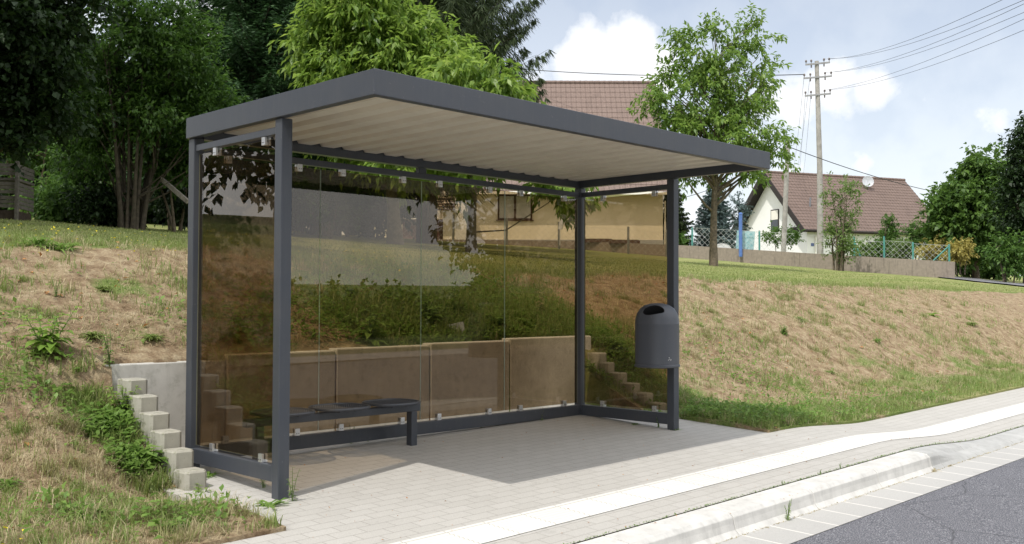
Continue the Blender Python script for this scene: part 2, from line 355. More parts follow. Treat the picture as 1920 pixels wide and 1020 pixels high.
# ------------------------------------------------------------------ levels
PXL, PXR, PYF = -.325, 4.74, -.6      # the bay of the shelter
DEP = 1.116
def drop(x): return .09*ss(x, 5.0, 6.8)
def pav(x, y): return .0125*np.clip(x, -60, 60)+.045*np.asarray(y)-drop(x)
bp = np.array([(-.7, -.03), (-.6, -.005), (-.2, .03), (.3, .07), (.6, .12), (1.0, .30), (1.5, .58), (1.75, .76), (2.5, 1.16), (3.1, 1.46), (3.5, 1.60), (4.0, 1.67), (4.6, 1.73), (60, 7.27)])
def hbank(x, y):
    x = np.asarray(x, float); y = np.asarray(y, float)
    y2 = y+.25*ss(x, 6, 11)*ss(y, .5, 2.0)
    z = np.interp(y2, bp[:, 0], bp[:, 1])
    top = ss(y, .3, 3.2)
    z = z+(1-top)*(.0125*np.clip(x, -8, 60)-drop(x))*1.0
    z = z+top*(np.where(x < 6, -.022*(x-3.5), -.055-.008*(np.minimum(x, 20)-6)))
    z = np.where(z > 3.9, 3.9+.55*(1-np.exp(-(z-3.9)/.55)), z)
    z = z-.15*ss(x, -1.0, -.5)*(x < PXL+.1)*(y < 1.64)*ss(y, .0, .5)
    z = z-.16*ss(x, 5.4, 4.95)*(x > PXR-.1)*(y < 1.64)*ss(y, .2, .7)
    amp = ss(y, -.5, .4)
    z = z+amp*(fbm(x, y, 1.1, 3, 4)*.16*(1-.75*ss(y, 3.2, 4.5))+(fbm(x, y, 5, 9, 3)*.06+fbm(x, y, 11, 14, 2)*.035)*(1-.85*ss(y, 3.2, 4.2)))
    return z
def inbay(x, y): return (y < PYF) | ((x > PXL) & (x < PXR) & (y < 1.66))
def hit(u, v, t0=4.0, t1=140.):
    d = ray(u, v); ts = np.arange(t0, t1, .05); P = CAM+ts[:, None]*d
    below = P[:, 2] < hbank(P[:, 0], P[:, 1])
    i = np.argmax(below) if below.any() else len(ts)-1
    return P[i]
# ------------------------------------------------------------------ terrain
def axis(brks):
    out = []
    for a, b, st in brks: out += list(np.arange(a, b-1e-6, st))
    return np.array(out+[brks[-1][1]])
xs = axis([(-90, -20, 5), (-20, -6, .7), (-6, PXL-.02, .09)]); xs = np.concatenate([xs, [PXL, PXL+.006], axis([(PXL+.1, PXR-.02, .09)]), [PXR-.006, PXR], axis([(PXR+.05, 12, .09), (12, 24, .3), (24, 60, 1.), (60, 240, 9)])])
ys = np.concatenate([[-160, -60, -30, -6, PYF-.006, PYF], axis([(PYF+.08, 1.63, .08)]), [1.654, 1.66], axis([(1.72, 4.8, .08), (4.8, 12, .25), (12, 40, .8), (40, 220, 9)])])
XX, YY = np.meshgrid(xs, ys, indexing='ij')
ZZ = hbank(XX, YY); low = inbay(XX, YY)
wallback = (YY >= 1.655) & (YY < 1.80) & (XX > -.36) & (XX < 4.95)
ZZ = np.where(low, -.9, ZZ)
nx, ny = XX.shape
idx = np.arange(nx*ny).reshape(nx, ny)
Fa = np.stack([idx[:-1, :-1], idx[1:, :-1], idx[1:, 1:], idx[:-1, 1:]], -1).reshape(-1, 4)
m = Mat('bank_and_lawn')
att = m.n('ShaderNodeAttribute', attribute_name='green'); g = att.outputs['Fac']
n1 = m.noise(1.6, 8, .65); n2 = m.noise(9, 7, .7); n3 = m.noise(60, 4, .7); n4 = m.noise(.5, 3)
dry = m.ramp(n2, [(.30, (.13, .085, .05)), (.44, (.27, .195, .12)), (.58, (.40, .32, .205)), (.76, (.55, .47, .33))])
dry = m.mix(m.ramp(n3, [(.35, .55), (.6, 0.)]), dry, (.17, .12, .08))
grn = m.ramp(n3, [(.3, (.07, .11, .03)), (.55, (.16, .21, .06)), (.75, (.30, .31, .13))])
lw = m.ramp(n2, [(.3, (.12, .17, .045)), (.55, (.20, .245, .075)), (.75, (.36, .33, .16))])
n5 = m.noise(3, 5, .6, m.co('Object', (.12, 1, 1)))
sepa = m.math('ADD', m.math('MULTIPLY', g, 1.05), m.math('MULTIPLY', m.math('SUBTRACT', n1, .5), 1.9))
f1 = m.ramp(sepa, [(.40, 0.), (.62, 1.)])
g2 = m.mix(m.ramp(g, [(.70, 0.), (.9, 1.)]), grn, m.mix(m.ramp(n5, [(.42, 0.), (.68, .8)]), lw, (.38, .33, .17)))
m.col(m.mix(f1, dry, g2)); m.rough(.95, .1)
m.bump(n3, .6, .02, m.bump(n2, .6, .05)); TERR = m.m
ter = fastmesh('ground', np.stack([XX, YY, ZZ], -1).reshape(-1, 3), Fa, TERR, smooth=False)
# greenness of every spot of the ground
GB = [(3.2, 2.3, 1.1, .6), (4.2, 2.2, 1.2, .6), (2.6, 2.8, .7, .35), (5.2, 1.9, .7, .4), (5.2, .2, .8, .65), (6.3, -.3, .7, .4), (8, -.3, .8, .3), (10, -.4, 1.5, .5), (13, -.4, 2, .5),
      (-.55, 1.3, .22, .45), (-.5, .85, .2, .4), (-.9, 1.9, .5, .35), (-1.3, .2, .5, .08), (-.7, -.3, .4, .12), (-1.1, 2.6, .5, .15), (0.3, 2.6, .6, .2), (1.5, 2.5, .6, .2), (7.5, 1.5, 1.0, .22), (4.6, 3.0, 1.2, .4)]
def green(x, y):
    x = np.asarray(x, float); y = np.asarray(y, float)
    g = .10+.95*ss(y, 3.35+.25*fbm(x, y, .8, 21)*4, 4.1+.3*fbm(x, y, .8, 21)*4)
    g = g+.3*ss(y, .15, -.5)*ss(x, 4, 5)
    for cx, cy, r, a in GB: g = g+a*np.exp(-((x-cx)**2+(y-cy)**2)/r**2)*(1-ss(y, 3.5, 4.2))
    # a dry rim where the lawn meets the bank on the left
    g = g-.45*np.exp(-((y-4.2)/.35)**2)*(x < 3.2)
    return np.clip(g, 0, 1)
ga = ter.data.attributes.new('green', 'FLOAT', 'POINT'); ga.data.foreach_set('value', green(XX, YY).ravel().astype(np.float32))
ter.data.polygons.foreach_set('use_smooth', np.ones(len(ter.data.polygons), bool))
ter.data.set_sharp_from_angle(angle=R_(60)); tag(ter, kind='structure')
def sheet(name, xa, ya, fz, mat, keep=None):
    X, Y = np.meshgrid(xa, ya, indexing='ij'); Z = fz(X, Y); n, k = X.shape; I = np.arange(n*k).reshape(n, k)
    Fq = np.stack([I[:-1, :-1], I[1:, :-1], I[1:, 1:], I[:-1, 1:]], -1).reshape(-1, 4)
    if keep is not None:
        c = np.stack([X, Y], -1).reshape(-1, 2)[Fq].mean(1); Fq = Fq[keep(c[:, 0], c[:, 1])]
    o = fastmesh(name, np.stack([X, Y, Z], -1).reshape(-1, 3), Fq, mat, smooth=True); tag(o, kind='structure'); return o
px = np.concatenate([[-40, -20, -8, -3, -1, PXL], axis([(0, 4.6, .23)]), [PXR-.002], axis([(4.9, 8, .15), (8, 60, 1.3)])])
KB = -1.775   # back of the kerb
Y1, Y2 = -1.17, -1.475
py = np.array([KB, Y2, Y1, -.9, PYF, 0, .6, 1.2, 1.66])
sheet('pavement', px, py, lambda x, y: pav(x, y), PAVE, lambda x, y: ((y < PYF) | ((x > PXL) & (x < PXR))))
# raised edging stones round the bay
mb = MB()
def strip_box(mb, p, q, wd, up, fz, seg=1.0, dn=.12):
    p = np.array(p, float); q = np.array(q, float); Lg = np.linalg.norm(q-p); n = max(1, int(round(Lg/seg)))
    d = (q-p)/Lg; a = np.array([-d[1], d[0]])
    for i in range(n):
        s0 = p+d*(Lg*i/n+.004); s1 = p+d*(Lg*(i+1)/n-.004)
        V = []
        for c in (s0, s1):
            for sd in (-.5, .5):
                w2 = c+a*sd*wd
                z = float(fz(*c)); V += [(w2[0], w2[1], z-dn), (w2[0], w2[1], z+up)]
        mb.add(V, [(0, 1, 3, 2), (4, 6, 7, 5), (0, 4, 5, 1), (2, 3, 7, 6), (1, 5, 7, 3), (0, 2, 6, 4)])
strip_box(mb, (PXL-.045, 1.2), (PXL-.045, PYF+.0), .08, .006, pav)
strip_box(mb, (-8, PYF+.045), (PXL-.01, PYF+.045), .08, .005, pav)
strip_box(mb, (PXR+.045, PYF+.1), (PXR+.045, .5), .08, .004, pav)
strip_box(mb, (PXR+.1, PYF+.045), (30, PYF+.045), .08, .004, pav)
o = mb.build('pavement_edging', EDGEST); tag(o, kind='structure')
# ribbed white guidance strip: real ribs along the way
ribs = []; nr = 8
for k in range(nr):
    a = Y2+(Y1-Y2)*k/nr; b = Y2+(Y1-Y2)*(k+1)/nr; wv = b-a
    ribs += [(a+.002, .004), (a+wv*.28, .004), (a+wv*.40, .009), (a+wv*.82, .009), (a+wv*.94, .004)]
ya = np.array([r[0] for r in ribs]); za = np.array([r[1] for r in ribs])
sheet('tactile_strip', px[1:], ya, lambda x, y: pav(x, y)+np.interp(y, ya, za), TACT)
# kerb
def kerbh(x): return .0125*x
HI = [(KB-.003, -.083), (KB-.10, -.086), (KB-.175, -.094), (KB-.20, -.118), (KB-.205, -.150), (KB-.215, -.190), (KB-.245, -.222), (KB-.265, -.26)]
LO = [(KB-.003, -.083-.09), (KB-.08, -.176), (KB-.12, -.180), (KB-.16, -.184), (KB-.19, -.190), (KB-.215, -.198), (KB-.245, -.222), (KB-.265, -.26)]
def kerb_piece(mb, x0, x1, p0, p1, g=.004):
    V = []
    for x, pr in ((x0+g, p0), (x1-g, p1)):
        V += [(x, y, z+kerbh(x)) for y, z in pr]+[(x, KB-.003, -.4)]
    n = len(p0)+1
    mb.add(V, [(i, (i+1) % n, n+(i+1) % n, n+i) for i in range(n)]+[tuple(range(n-1, -1, -1)), tuple(range(n, 2*n))])
mb = MB(); x = -12.05
while x < 4.9: kerb_piece(mb, x, x+1.0, HI, HI); x += 1.0
o = mb.build('kerb', KERBM, bevel=.004); tag(o, kind='structure'); xe = x
mb = MB()
def tprof(x):
    tb = float(drop(x))/.09; tf = float(ss(x, xe+.02, xe+.85)); tf = max(tf, tb); k = [tb, tb*.6+tf*.4, tf, tf, tf, tf, tf, tf]
    return [(h[0]*(1-t)+l[0]*t, h[1]*(1-t)+l[1]*t) for h, l, t in zip(HI, LO, k)]
x = xe
for i in range(2):
    for j in range(5): kerb_piece(mb, x, x+.19, tprof(x), tprof(x+.19), .004 if j == 0 else -.0005); x += .19
while x < 45: kerb_piece(mb, x, x+1.0, LO, LO); x += 1.0
o = mb.build('lowered_kerb', KERBG, bevel=.004); tag(o, kind='structure')
gx = np.array([-40, -10, 0, 5, 10, 20, 45]); G0, G1 = KB-.235, KB-.54
sheet('gutter', gx, np.array([G1, G0]), lambda x, y: -.222+.0125*x-.03*(G0-y), GUTTER)
sheet('road', np.array([-120, -40, -10, 0, 5, 10, 20, 45, 120]), np.array([-11, -5, G1+.003]), lambda x, y: -.222+.0125*np.clip(x, -60, 60)-.009+.0-.0-.004+.02*np.clip(G1-y, 0, 3.3)-.02*np.clip(-5-y, 0, 9), ASPH)
sheet('far_pavement', np.array([-120, 0, 120]), np.array([-13, -11.02]), lambda x, y: -.2+.0125*np.clip(x, -60, 60)+0*y, PAVE)
sheet('far_verge', np.array([-160, 0, 160]), np.array([-150, -40, -13.02]), lambda x, y: -.2+.0125*np.clip(x, -60, 60)+.03*(-13-y), simple('far_grass', (.12, .15, .05), .9, .3, .6))
# asphalt lane beyond the garden wall
lane = [(31, -3.5), (35, 3), (39.3, 8.2), (45.5, 13.5), (56, 24), (66, 40)]
V = []; F2 = []
pts = []
for a, b in zip(lane[:-1], lane[1:]):
    for t in np.linspace(0, 1, 8, endpoint=False): pts.append(np.array(a)*(1-t)+np.array(b)*t)
for i, p in enumerate(pts):
    d = pts[min(i+1, len(pts)-1)]-pts[max(i-1, 0)]; d = d/np.linalg.norm(d); nn = np.array([-d[1], d[0]])
    for k in range(5):
        q = p+nn*(k-2)*.8; V.append((q[0], q[1], float(hbank(q[0], q[1]))+.05))
for i in range(len(pts)-1):
    for k in range(4): F2.append((i*5+k, i*5+k+1, (i+1)*5+k+1, (i+1)*5+k))
LANEM = simple('lane_asphalt', (.17, .17, .18), .9, .2, 3)
o = fastmesh('lane', np.array(V), np.array(F2), LANEM, smooth=True); tag(o, kind='structure')
# ================================================================== bus shelter
H = 2.35; W = .078; LX = 4.125; XR = 4.185; OV = .952; TH = .145; DB = DEP+.078; S0, S1 = .1, .2; RR0, RR1 = 2.256, 2.303
sh = empty('bus_shelter', (0, 0, 0), 0, 'anthracite steel bus shelter with flat roof and brown tinted glass walls on the paving', 'bus shelter')
def post(x, y, top, lab=None):
    mb = MB(); z0 = float(pav(x+W/2, y+W/2))-.02
    mb.box((x, y, z0), (x+W, y+W, top)); return mb.build('post', PAINT, sh, bevel=.005)
for x, y in ((0, 0), (0, DEP), (LX-.04, DEP), (LX, 0)): post(x if x != LX-.04 else LX-.005, y, H-.002)
# roof: four fascia boards of folded sheet, mitred at the corners
rf = MB(); 
def fascia(mb, xa, ya, xb, yb, t=.055):
    z0, z1 = H, H+TH
    o = [(xa, ya), (xb, ya), (xb, yb), (xa, yb)]; i = [(xa+t, ya+t), (xb-t, ya+t), (xb-t, yb-t), (xa+t, yb-t)]
    V = [(x, y, z) for (x, y) in o for z in (z0, z1)]+[(x, y, z) for (x, y) in i for z in (z0, z1)]
    Fq = []
    for k in range(4):
        k2 = (k+1) % 4
        Fq += [(2*k, 2*k2, 2*k2+1, 2*k+1), (8+2*k2, 8+2*k, 8+2*k+1, 8+2*k2+1), (2*k+1, 2*k2+1, 8+2*k2+1, 8+2*k+1), (2*k2, 2*k, 8+2*k, 8+2*k2)]
    mb.add(V, Fq)
fascia(rf, -.02, -OV, XR, DB+.004)
roof = rf.build('roof_frame', PAINT, sh, bevel=.004)
# trapezoid sheet; ribs run front to back
sm = MB(); pit = .207; prof = [(0, 0), (.105, 0), (.130, .036), (.182, .036)]
xsn = []; x = .037
while x < XR-.06:
    for dx, dz in prof:
        if x+dx < XR-.06: xsn.append((x+dx, dz))
    x += pit
za = H+.062
V = []; ysn = (-OV+.056, .1, DB-.052)
for y in ysn:
    for xx, dz in xsn: V.append((xx, y, za+dz))
n = len(xsn)
sm.add(V, [(j*n+i, j*n+i+1, (j+1)*n+i+1, (j+1)*n+i) for j in range(2) for i in range(n-1)])
o = sm.build('roof_sheet', SOFFIT, sh)
sd = o.modifiers.new('thickness', 'SOLIDIFY'); sd.thickness = .002; sd.offset = 1
# roof top skin so that no sun leaks
mb = MB(); mb.box((.036, -OV+.056, H+.112), (XR-.056, DB-.052, H+.120)); mb.build('roof_top', PAINT, sh)
mb = MB(); mb.box((.08, DEP+.008, H-.001+.0), (LX-.007, DEP+.0255, H+.061)); mb.build('beam', PAINT, sh)
# rails: top and bottom on three sides
def rail(name, a, b):
    mb = MB(); mb.box(a, b); return mb.build(name, PAINT, sh, bevel=.004)
rail('top_rail', (W+.002, DEP+.012, RR0), (LX-.007, DEP+.062, RR1))
rail('top_rail', (.012, W+.002, RR0), (.062, DEP-.002, RR1))
rail('top_rail', (LX+.012, W+.002, RR0), (LX+.062, DEP-.002, RR1))
rail('bottom_rail', (W+.002, DEP+.004, S0), (LX-.007, DEP+.066, S1))
rail('bottom_rail', (.006, W+.002, S0), (.066, DEP-.002, S1))
rail('bottom_rail', (LX+.006, W+.002, S0), (LX+.066, DEP-.002, S1))
mb = MB(); mb.box((2.05, DEP+.016, RR1+.001), (2.13, DEP+.06, H-.003)); mb.build('rail_bracket', PAINT, sh)
# glass: six panes
def pane(a, b):
    mb = MB(); mb.box(a, b); o = mb.build('glass_pane', GLASS, sh)
    o.data.materials.append(GEDGE)
    for p in o.data.polygons:
        if abs(p.normal.z) > .5: p.material_index = 1
    # thin side edges too
    areas = sorted(o.data.polygons, key=lambda p: p.area)
    for p in areas[:4]: p.material_index = 1
    return o
gz0, gz1 = S1+.022, RR0-.02; gt = .006
seams = [W+.006, 1.07, 2.09, 3.09, LX-.012]
gy = DEP+.030
for a, b in zip(seams[:-1], seams[1:]): pane((a+.0035, gy, gz0), (b-.0035, gy+gt, gz1))
pane((.034, W+.012, gz0), (.034+gt, DEP-.012, gz1)); pane((LX+.034, W+.012, gz0), (LX+.034+gt, DEP-.012, gz1))
def clamp(x, y, z, side):
    a, b = (.020, .019) if side else (.019, .020)
    mb = MB()
    if side:
        mb.box((-.022, -.021, -.027), (-.004, .021, .027)); mb.box((.004, -.021, -.027), (.022, .021, .027)); mb.box((-.0035, -.021, -.026), (.0035, .021, -.008))
    else:
        mb.box((-.021, -.022, -.027), (.021, -.004, .027)); mb.box((-.021, .004, -.027), (.021, .022, .027)); mb.box((-.021, -.0035, -.026), (.021, .0035, -.008))
    c = mb.build('glass_clamp', CHROME, sh, bevel=.002); c.location = (x, y, z)
    mb = MB()
    for k in (-.009, .009):
        if side: mb.box((-.0235, k-.003, -.012), (-.0222, k+.003, -.006))
        else: mb.box((k-.003, -.0235, -.012), (k+.003, -.0222, -.006))
    mb.build('screw', DARK, c)
for a, b in zip(seams[:-1], seams[1:]):
    for t in (.2, .8):
        x = a+(b-a)*t; clamp(x, gy+.003, S1+.028, False); clamp(x, gy+.003, RR0-.026, False)
for xx in (.037, LX+.037):
    for y in (.24, .86): clamp(xx, y, S1+.028, True); clamp(xx, y, RR0-.026, True)
# ================================================================== bench
BY = .90; bench = empty('bench', (.98, BY, float(pav(.98, BY))), 0, 'low anthracite bench with three round-cornered wire mesh seats on one beam', 'bench')
bz = bench.location.z; SZ = .39
def bx(a, b, name, mat=PAINT):
    mb = MB(); mb.box((a[0]-.98, a[1]-BY, a[2]-bz), (b[0]-.98, b[1]-BY, b[2]-bz)); return mb.build(name, mat, bench, bevel=.004)
bx((.29, BY-.03, SZ-.055), (1.86, BY+.03, SZ+.0), 'beam')
for x in (.37, 1.765):
    bx((x, BY-.032, float(pav(x, BY))-.005), (x+.06, BY+.032, SZ-.056), 'leg')
def seat(x):
    mb = MB(); n = 40; a, b, sq = .208, .19, 2.8; pts = []
    for k in range(n):
        t = 2*math.pi*k/n; c, s = math.cos(t), math.sin(t); mm = (abs(c)**sq+abs(s)**sq)**(-1/sq)
        pts.append((c*mm*a, s*mm*b, SZ+.028-bz))
    pts.append(pts[0]); mb.tube([(p[0]+x-.98, p[1], p[2]) for p in pts], .0125, 8, False)
    rim = mb.build('seat', PAINT, bench)
    g = MB(); 
    k = -.26
    while k < .26:   # diagonal wire mesh
        for sgn in (1, -1):
            P = []
            for t in np.linspace(-.45, .45, 61):
                u, v = k*1.6+t*.7, sgn*t
                if (abs(u)/a)**sq+(abs(v)/b)**sq < .96:
                    dz = -.010*(1-(u/a)**2)*(1-(v/b)**2); P.append((u+x-.98, v, SZ+.030-bz+dz))
            if len(P) > 2: g.tube([P[0], P[len(P)//2], P[-1]], .0034, 4, False)
        k += .0125
    g.build('seat_mesh', PAINT, rim)
    bk = MB(); bk.box((x-.98-.09, -.13, SZ-bz+.002), (x-.98-.05, .13, SZ-bz+.016)); bk.box((x-.98+.05, -.13, SZ-bz+.002), (x-.98+.09, .13, SZ-bz+.016))
    bk.build('seat_bracket', PAINT, rim)
for x in (.595, 1.09, 1.585): seat(x)
# ================================================================== litter bin
bn = empty('litter_bin', (LX-.195, .045, .632), 0, 'grey dome-topped litter bin clamped to the front right shelter post', 'litter bin')
prof = [(.001, 0), (.17, .0), (.188, .008), (.188, .022), (.180, .030), (.181, .05), (.181, .385), (.1825, .389), (.181, .395), (.178, .435), (.165, .485), (.138, .530), (.10, .558), (.05, .573), (.001, .576)]
mb = MB(); mb.lathe(prof, n=56, sq=2.7, cap=False); body = mb.build('body', BINP, bn, auto=50)
bmx = bmesh.new(); bmx.from_mesh(body.data); bmesh.ops.remove_doubles(bmx, verts=bmx.verts, dist=.0015); bmesh.ops.recalc_face_normals(bmx, faces=bmx.faces); bmx.to_mesh(body.data); bmx.free()
cut = MB(); ax = np.array([-.72, -.30, .95]); ax /= np.linalg.norm(ax)
u = np.cross(ax, [0, 0, 1.]); u /= np.linalg.norm(u); vv = np.cross(u, ax)
c0 = np.array([-.070, -.030, .435]); V = []
for s_ in (0, .3):
    for k in range(36):
        t = 2*math.pi*k/36; V.append(c0+ax*s_+u*math.cos(t)*.097+vv*math.sin(t)*.052+np.array([0, 0, -.0]))
cut.add(V, [(k, (k+1) % 36, 36+(k+1) % 36, 36+k) for k in range(36)]+[tuple(range(35, -1, -1)), tuple(range(36, 72))])
co = cut.build('cutter', DARK); bmx = bmesh.new(); bmx.from_mesh(co.data); bmesh.ops.recalc_face_normals(bmx, faces=bmx.faces); bmx.to_mesh(co.data); bmx.free(); bo = body.modifiers.new('hole', 'BOOLEAN'); bo.object = co; bo.operation = 'DIFFERENCE'; bo.solver = 'EXACT'
co.parent = bn
bpy.context.view_layer.update()
dg = bpy.context.evaluated_depsgraph_get(); me = bpy.data.meshes.new_from_object(body.evaluated_get(dg)); body.modifiers.clear()
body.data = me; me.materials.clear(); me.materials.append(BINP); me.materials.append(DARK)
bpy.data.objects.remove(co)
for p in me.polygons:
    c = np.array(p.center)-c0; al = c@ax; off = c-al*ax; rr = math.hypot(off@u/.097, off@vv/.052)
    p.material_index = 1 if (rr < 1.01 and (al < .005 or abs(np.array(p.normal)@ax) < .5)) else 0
    p.use_smooth = True
me.set_sharp_from_angle(angle=R_(35))
for z in (.1, .38): mb = MB(); mb.box((.175, -.02, z), (.213, .02, z+.06)); mb.build('bracket', PAINT, bn)
mb = MB()
for dx, dz in ((-.030, .075), (-.012, .082), (-.020, .095), (.006, .078), (.002, .070)):
    mb.box((-.05+dx-.004, -.1835, dz-.003), (-.05+dx+.004, -.1775, dz+.003))
mb.build('scratch_marks', simple('scratch_white', (.6, .6, .6), .7), bn)
# ================================================================== retaining wall and palisades
WY = 1.655
rw = empty('retaining_wall', (2.2, WY, 0), 0, 'low pale concrete retaining wall of upright slabs behind the shelter', 'retaining wall')
bl = [(-.37, .565, .765), (.575, 1.585, .80), (1.595, 2.63, .815), (2.64, 3.67, .83), (3.68, 4.93, .85)]
for i, (a, b, t) in enumerate(bl):
    mb = MB(); mb.box((a-2.2, 0-.002*(i % 2), -.3), (b-2.2, .13, t)); mb.build('wall_slab', CONC, rw, bevel=.012)
PALG = 'stepped concrete palisades flanking the shelter'
words = ['lowest', 'second lowest', 'third', 'fourth', 'fifth', 'topmost']
def palisade(x, y, top, side, k):
    nm = 'left' if side < 0 else 'right'
    mb = MB(); hw, hd = .075, .082; c = .022
    P = [(-hw+c, -hd), (hw-c, -hd), (hw, -hd+c), (hw, hd), (-hw, hd), (-hw, -hd+c)]
    j = rng.uniform(-1, 1, 3)
    V = [(px_, py_, -.45) for px_, py_ in P]+[(px_, py_, -.010+.004*j[0]) for px_, py_ in P]+[(px_*.9, py_*.9, 0) for px_, py_ in P]
    mb.add(V, [(i, (i+1) % 6, 6+(i+1) % 6, 6+i) for i in range(6)]+[(6+i, 6+(i+1) % 6, 12+(i+1) % 6, 12+i) for i in range(6)]+[tuple(range(12, 18)), tuple(range(5, -1, -1))])
    o = mb.build('palisade', CONC2); o.location = (x, y, top); o.rotation_euler = (R_(j[0]*.6), R_(j[1]*.6), R_(j[2]*1.5))
    tag(o, f'{words[k]} concrete palisade in the stepped row {"left" if side<0 else "right"} of the shelter', 'palisade', PALG)
for k, (y, z) in enumerate([(.62, .14), (.79, .25), (.96, .355), (1.13, .46), (1.30, .565), (1.47, .67)]):
    palisade(-.24, y+.02, z, -1, k)
for k, (y, z) in enumerate([(.78, .22), (.95, .31), (1.12, .40), (1.29, .50), (1.46, .60), (1.57, .70)]):
    palisade(4.93, y-.0, z-.03, 1, k)
# ================================================================== houses
def tilemat(name, c):
    m = Mat(name); co_ = m.co('Object'); wv = m.n('ShaderNodeTexWave', wave_type='BANDS', bands_direction='X'); wv.inputs['Scale'].default_value = 1.05*1.0; wv.inputs['Distortion'].default_value = 0
    m.l(co_, wv.inputs[0]); n = m.noise(1.2, 5); n2 = m.noise(14, 3)
    b = m.ramp(n2, [(.3, tuple(x*.8 for x in c)), (.7, tuple(x*1.2 for x in c))])
    b = m.mix(m.math('MULTIPLY', m.ramp(n, [(.5, 0.), (.75, 1.)]), .35), b, tuple(x*.5 for x in c))
    m.col(b); m.rough(.7, .3); m.bump(wv.outputs['Fac'], 1.0, .05); return m.m
TILE = tilemat('brown_roof_tiles', (.185, .135, .115)); TILE2 = tilemat('red_brown_roof_tiles', (.165, .118, .10))
CREAM = simple('cream_render', (.93, .87, .74), .9, .04, .5); WHITE = simple('white_render', (.82, .82, .80), .9, .03, .5)
PLINTH = simple('grey_plinth', (.42, .43, .45), .9, .06, 1); SOFW = simple('white_soffit', (.80, .77, .70), .7, .03)
BROWN = simple('brown_wood', (.10, .055, .035), .6, .2); DKWOOD = simple('dark_eaves', (.028, .022, .02), .7, .2)
CURT = simple('window_curtain', (.62, .63, .65), .8, .12, 3); WGL = simple('window_glass', (.03, .035, .045), .08, .1, spec=.8)
def frame_at(P, rot):
    """empty with x along the facade, y going back, z up"""
    return math.atan2(Rv[1], Rv[0])+rot
def gable_roof(mb_parent, L, Wd, ez, rise, oh, og, rows, mat, thick=.16, x0=0., sof=None):
    """ridge along x; returns part; y=0 front wall, y=Wd back wall"""
    run = Wd/2+oh; sl_ = math.hypot(run, rise*(run/(Wd/2))); tot = rise*(run/(Wd/2)); ze = ez-rise*(oh/(Wd/2))
    mb = MB()
    for sgn in (1, -1):
        for r in range(rows):
            t0, t1 = r/rows, (r+1.12)/rows; t1 = min(t1, 1.0)
            y0 = (-oh+run*t0) if sgn > 0 else (Wd+oh-run*t0); y1 = (-oh+run*t1) if sgn > 0 else (Wd+oh-run*t1)
            z0 = ze+tot*t0; z1 = ze+tot*t1; lift = .055
            nseg = int((L+2*og)/.3)
            xsr = np.linspace(x0-og, x0+L+og, 2)
            V = []
            for x in xsr: V += [(x, y0, z0+lift), (x, y1, z1+.004), (x, y0, z0-.02)]
            mb.add(V, [(0, 3, 4, 1), (2, 5, 3, 0)])
        # under-deck
        y0 = -oh if sgn > 0 else Wd+oh
    rf = mb.build('roof', mat, mb_parent)
    dk = MB()
    for sgn in (1, -1):
        y0 = -oh if sgn > 0 else Wd+oh
        V = [(x, y, z) for x in (x0-og, x0+L+og) for (y, z) in ((y0, ze-.03), (Wd/2, ez+rise-.02), (Wd/2, ez+rise-.02-thick), (y0, ze-.03-thick))]
        dk.add(V, [(0, 1, 2, 3), (4, 7, 6, 5), (0, 4, 5, 1), (3, 2, 6, 7), (0, 3, 7, 4)])
    dk.build('eaves', sof or DKWOOD, rf)
    rd = MB(); nn = int((L+2*og)/.38)
    for i in range(nn):
        a = x0-og+(L+2*og)*i/nn; b = x0-og+(L+2*og)*(i+1)/nn+.02
        rd.tube([(a, Wd/2, ez+rise+.02), (b, Wd/2, ez+rise+.035)], .12, 8)
    rd.build('ridge_tiles', mat, rf)
    return rf
def window(parent, x, z, wd, ht, y, fm, cells=2, glass=WGL, blind=0, curtain=False):
    mb = MB(); t = .09
    mb.box((x, y-.05, z), (x+wd, y+.0-.003, z+t)); mb.box((x, y-.05, z+ht-t), (x+wd, y-.003, z+ht)); mb.box((x, y-.05, z+t), (x+t, y-.003, z+ht-t)); mb.box((x+wd-t, y-.05, z+t), (x+wd, y-.003, z+ht-t))
    for k in range(1, cells): mb.box((x+wd*k/cells-t*.7, y-.05, z+t), (x+wd*k/cells+t*.7, y-.003, z+ht-t))
    f = mb.build('window', fm, parent)
    mb = MB(); mb.box((x+t, y-.02, z+t), (x+wd-t, y-.006, z+ht-t)); mb.build('pane', glass, f)
    mb = MB(); mb.box((x-.08, y-.14, z-.07), (x+wd+.08, y-.003, z-.004)); mb.build('sill', fm, f)
    if blind: mb = MB(); mb.box((x+t, y-.030, z+ht-blind), (x+wd-t, y-.021, z+ht-t)); mb.build('blind', SOFW, f)
    return f
# --- cream house: facade square to the street, seen between the trees
p = at(1243, 440, 55); gz = 4.0
hs = empty('cream_house', (p[0], p[1], gz), frame_at(p, 0), 'cream rendered house with steep brown tiled roof, grey plinth and chimney', 'house')
L1 = 12.6; ez = (565-362)/F_PX*55+1.22-gz
mb = MB()
mb.add([(-L1, 0, .68), (0, 0, .68), (0, 11, .68), (-L1, 11, .68), (-L1, 0, ez), (0, 0, ez), (0, 11, ez), (-L1, 11, ez), (-L1, 5.5, ez+6.6), (0, 5.5, ez+6.6)],
       [(0, 1, 5, 4), (1, 2, 6, 5), (2, 3, 7, 6), (3, 0, 4, 7), (5, 6, 9), (7, 4, 8), (4, 5, 9, 8), (6, 7, 8, 9)])
mb.build('wall', CREAM, hs)
mb = MB(); mb.box((-L1+.0, -.03, -1.5), (.03, 11, .678)); mb.build('plinth', PLINTH, hs)
rf = gable_roof(hs, L1, 11, ez+.95, 6.5, .75, .35, 20, TILE, x0=-L1, sof=SOFW)
mb = MB(); mb.box((-L1-.35, -.90, ez-.13), (.35, -.76, ez+.01)); mb.build('gutter_pipe', SOFW, hs)
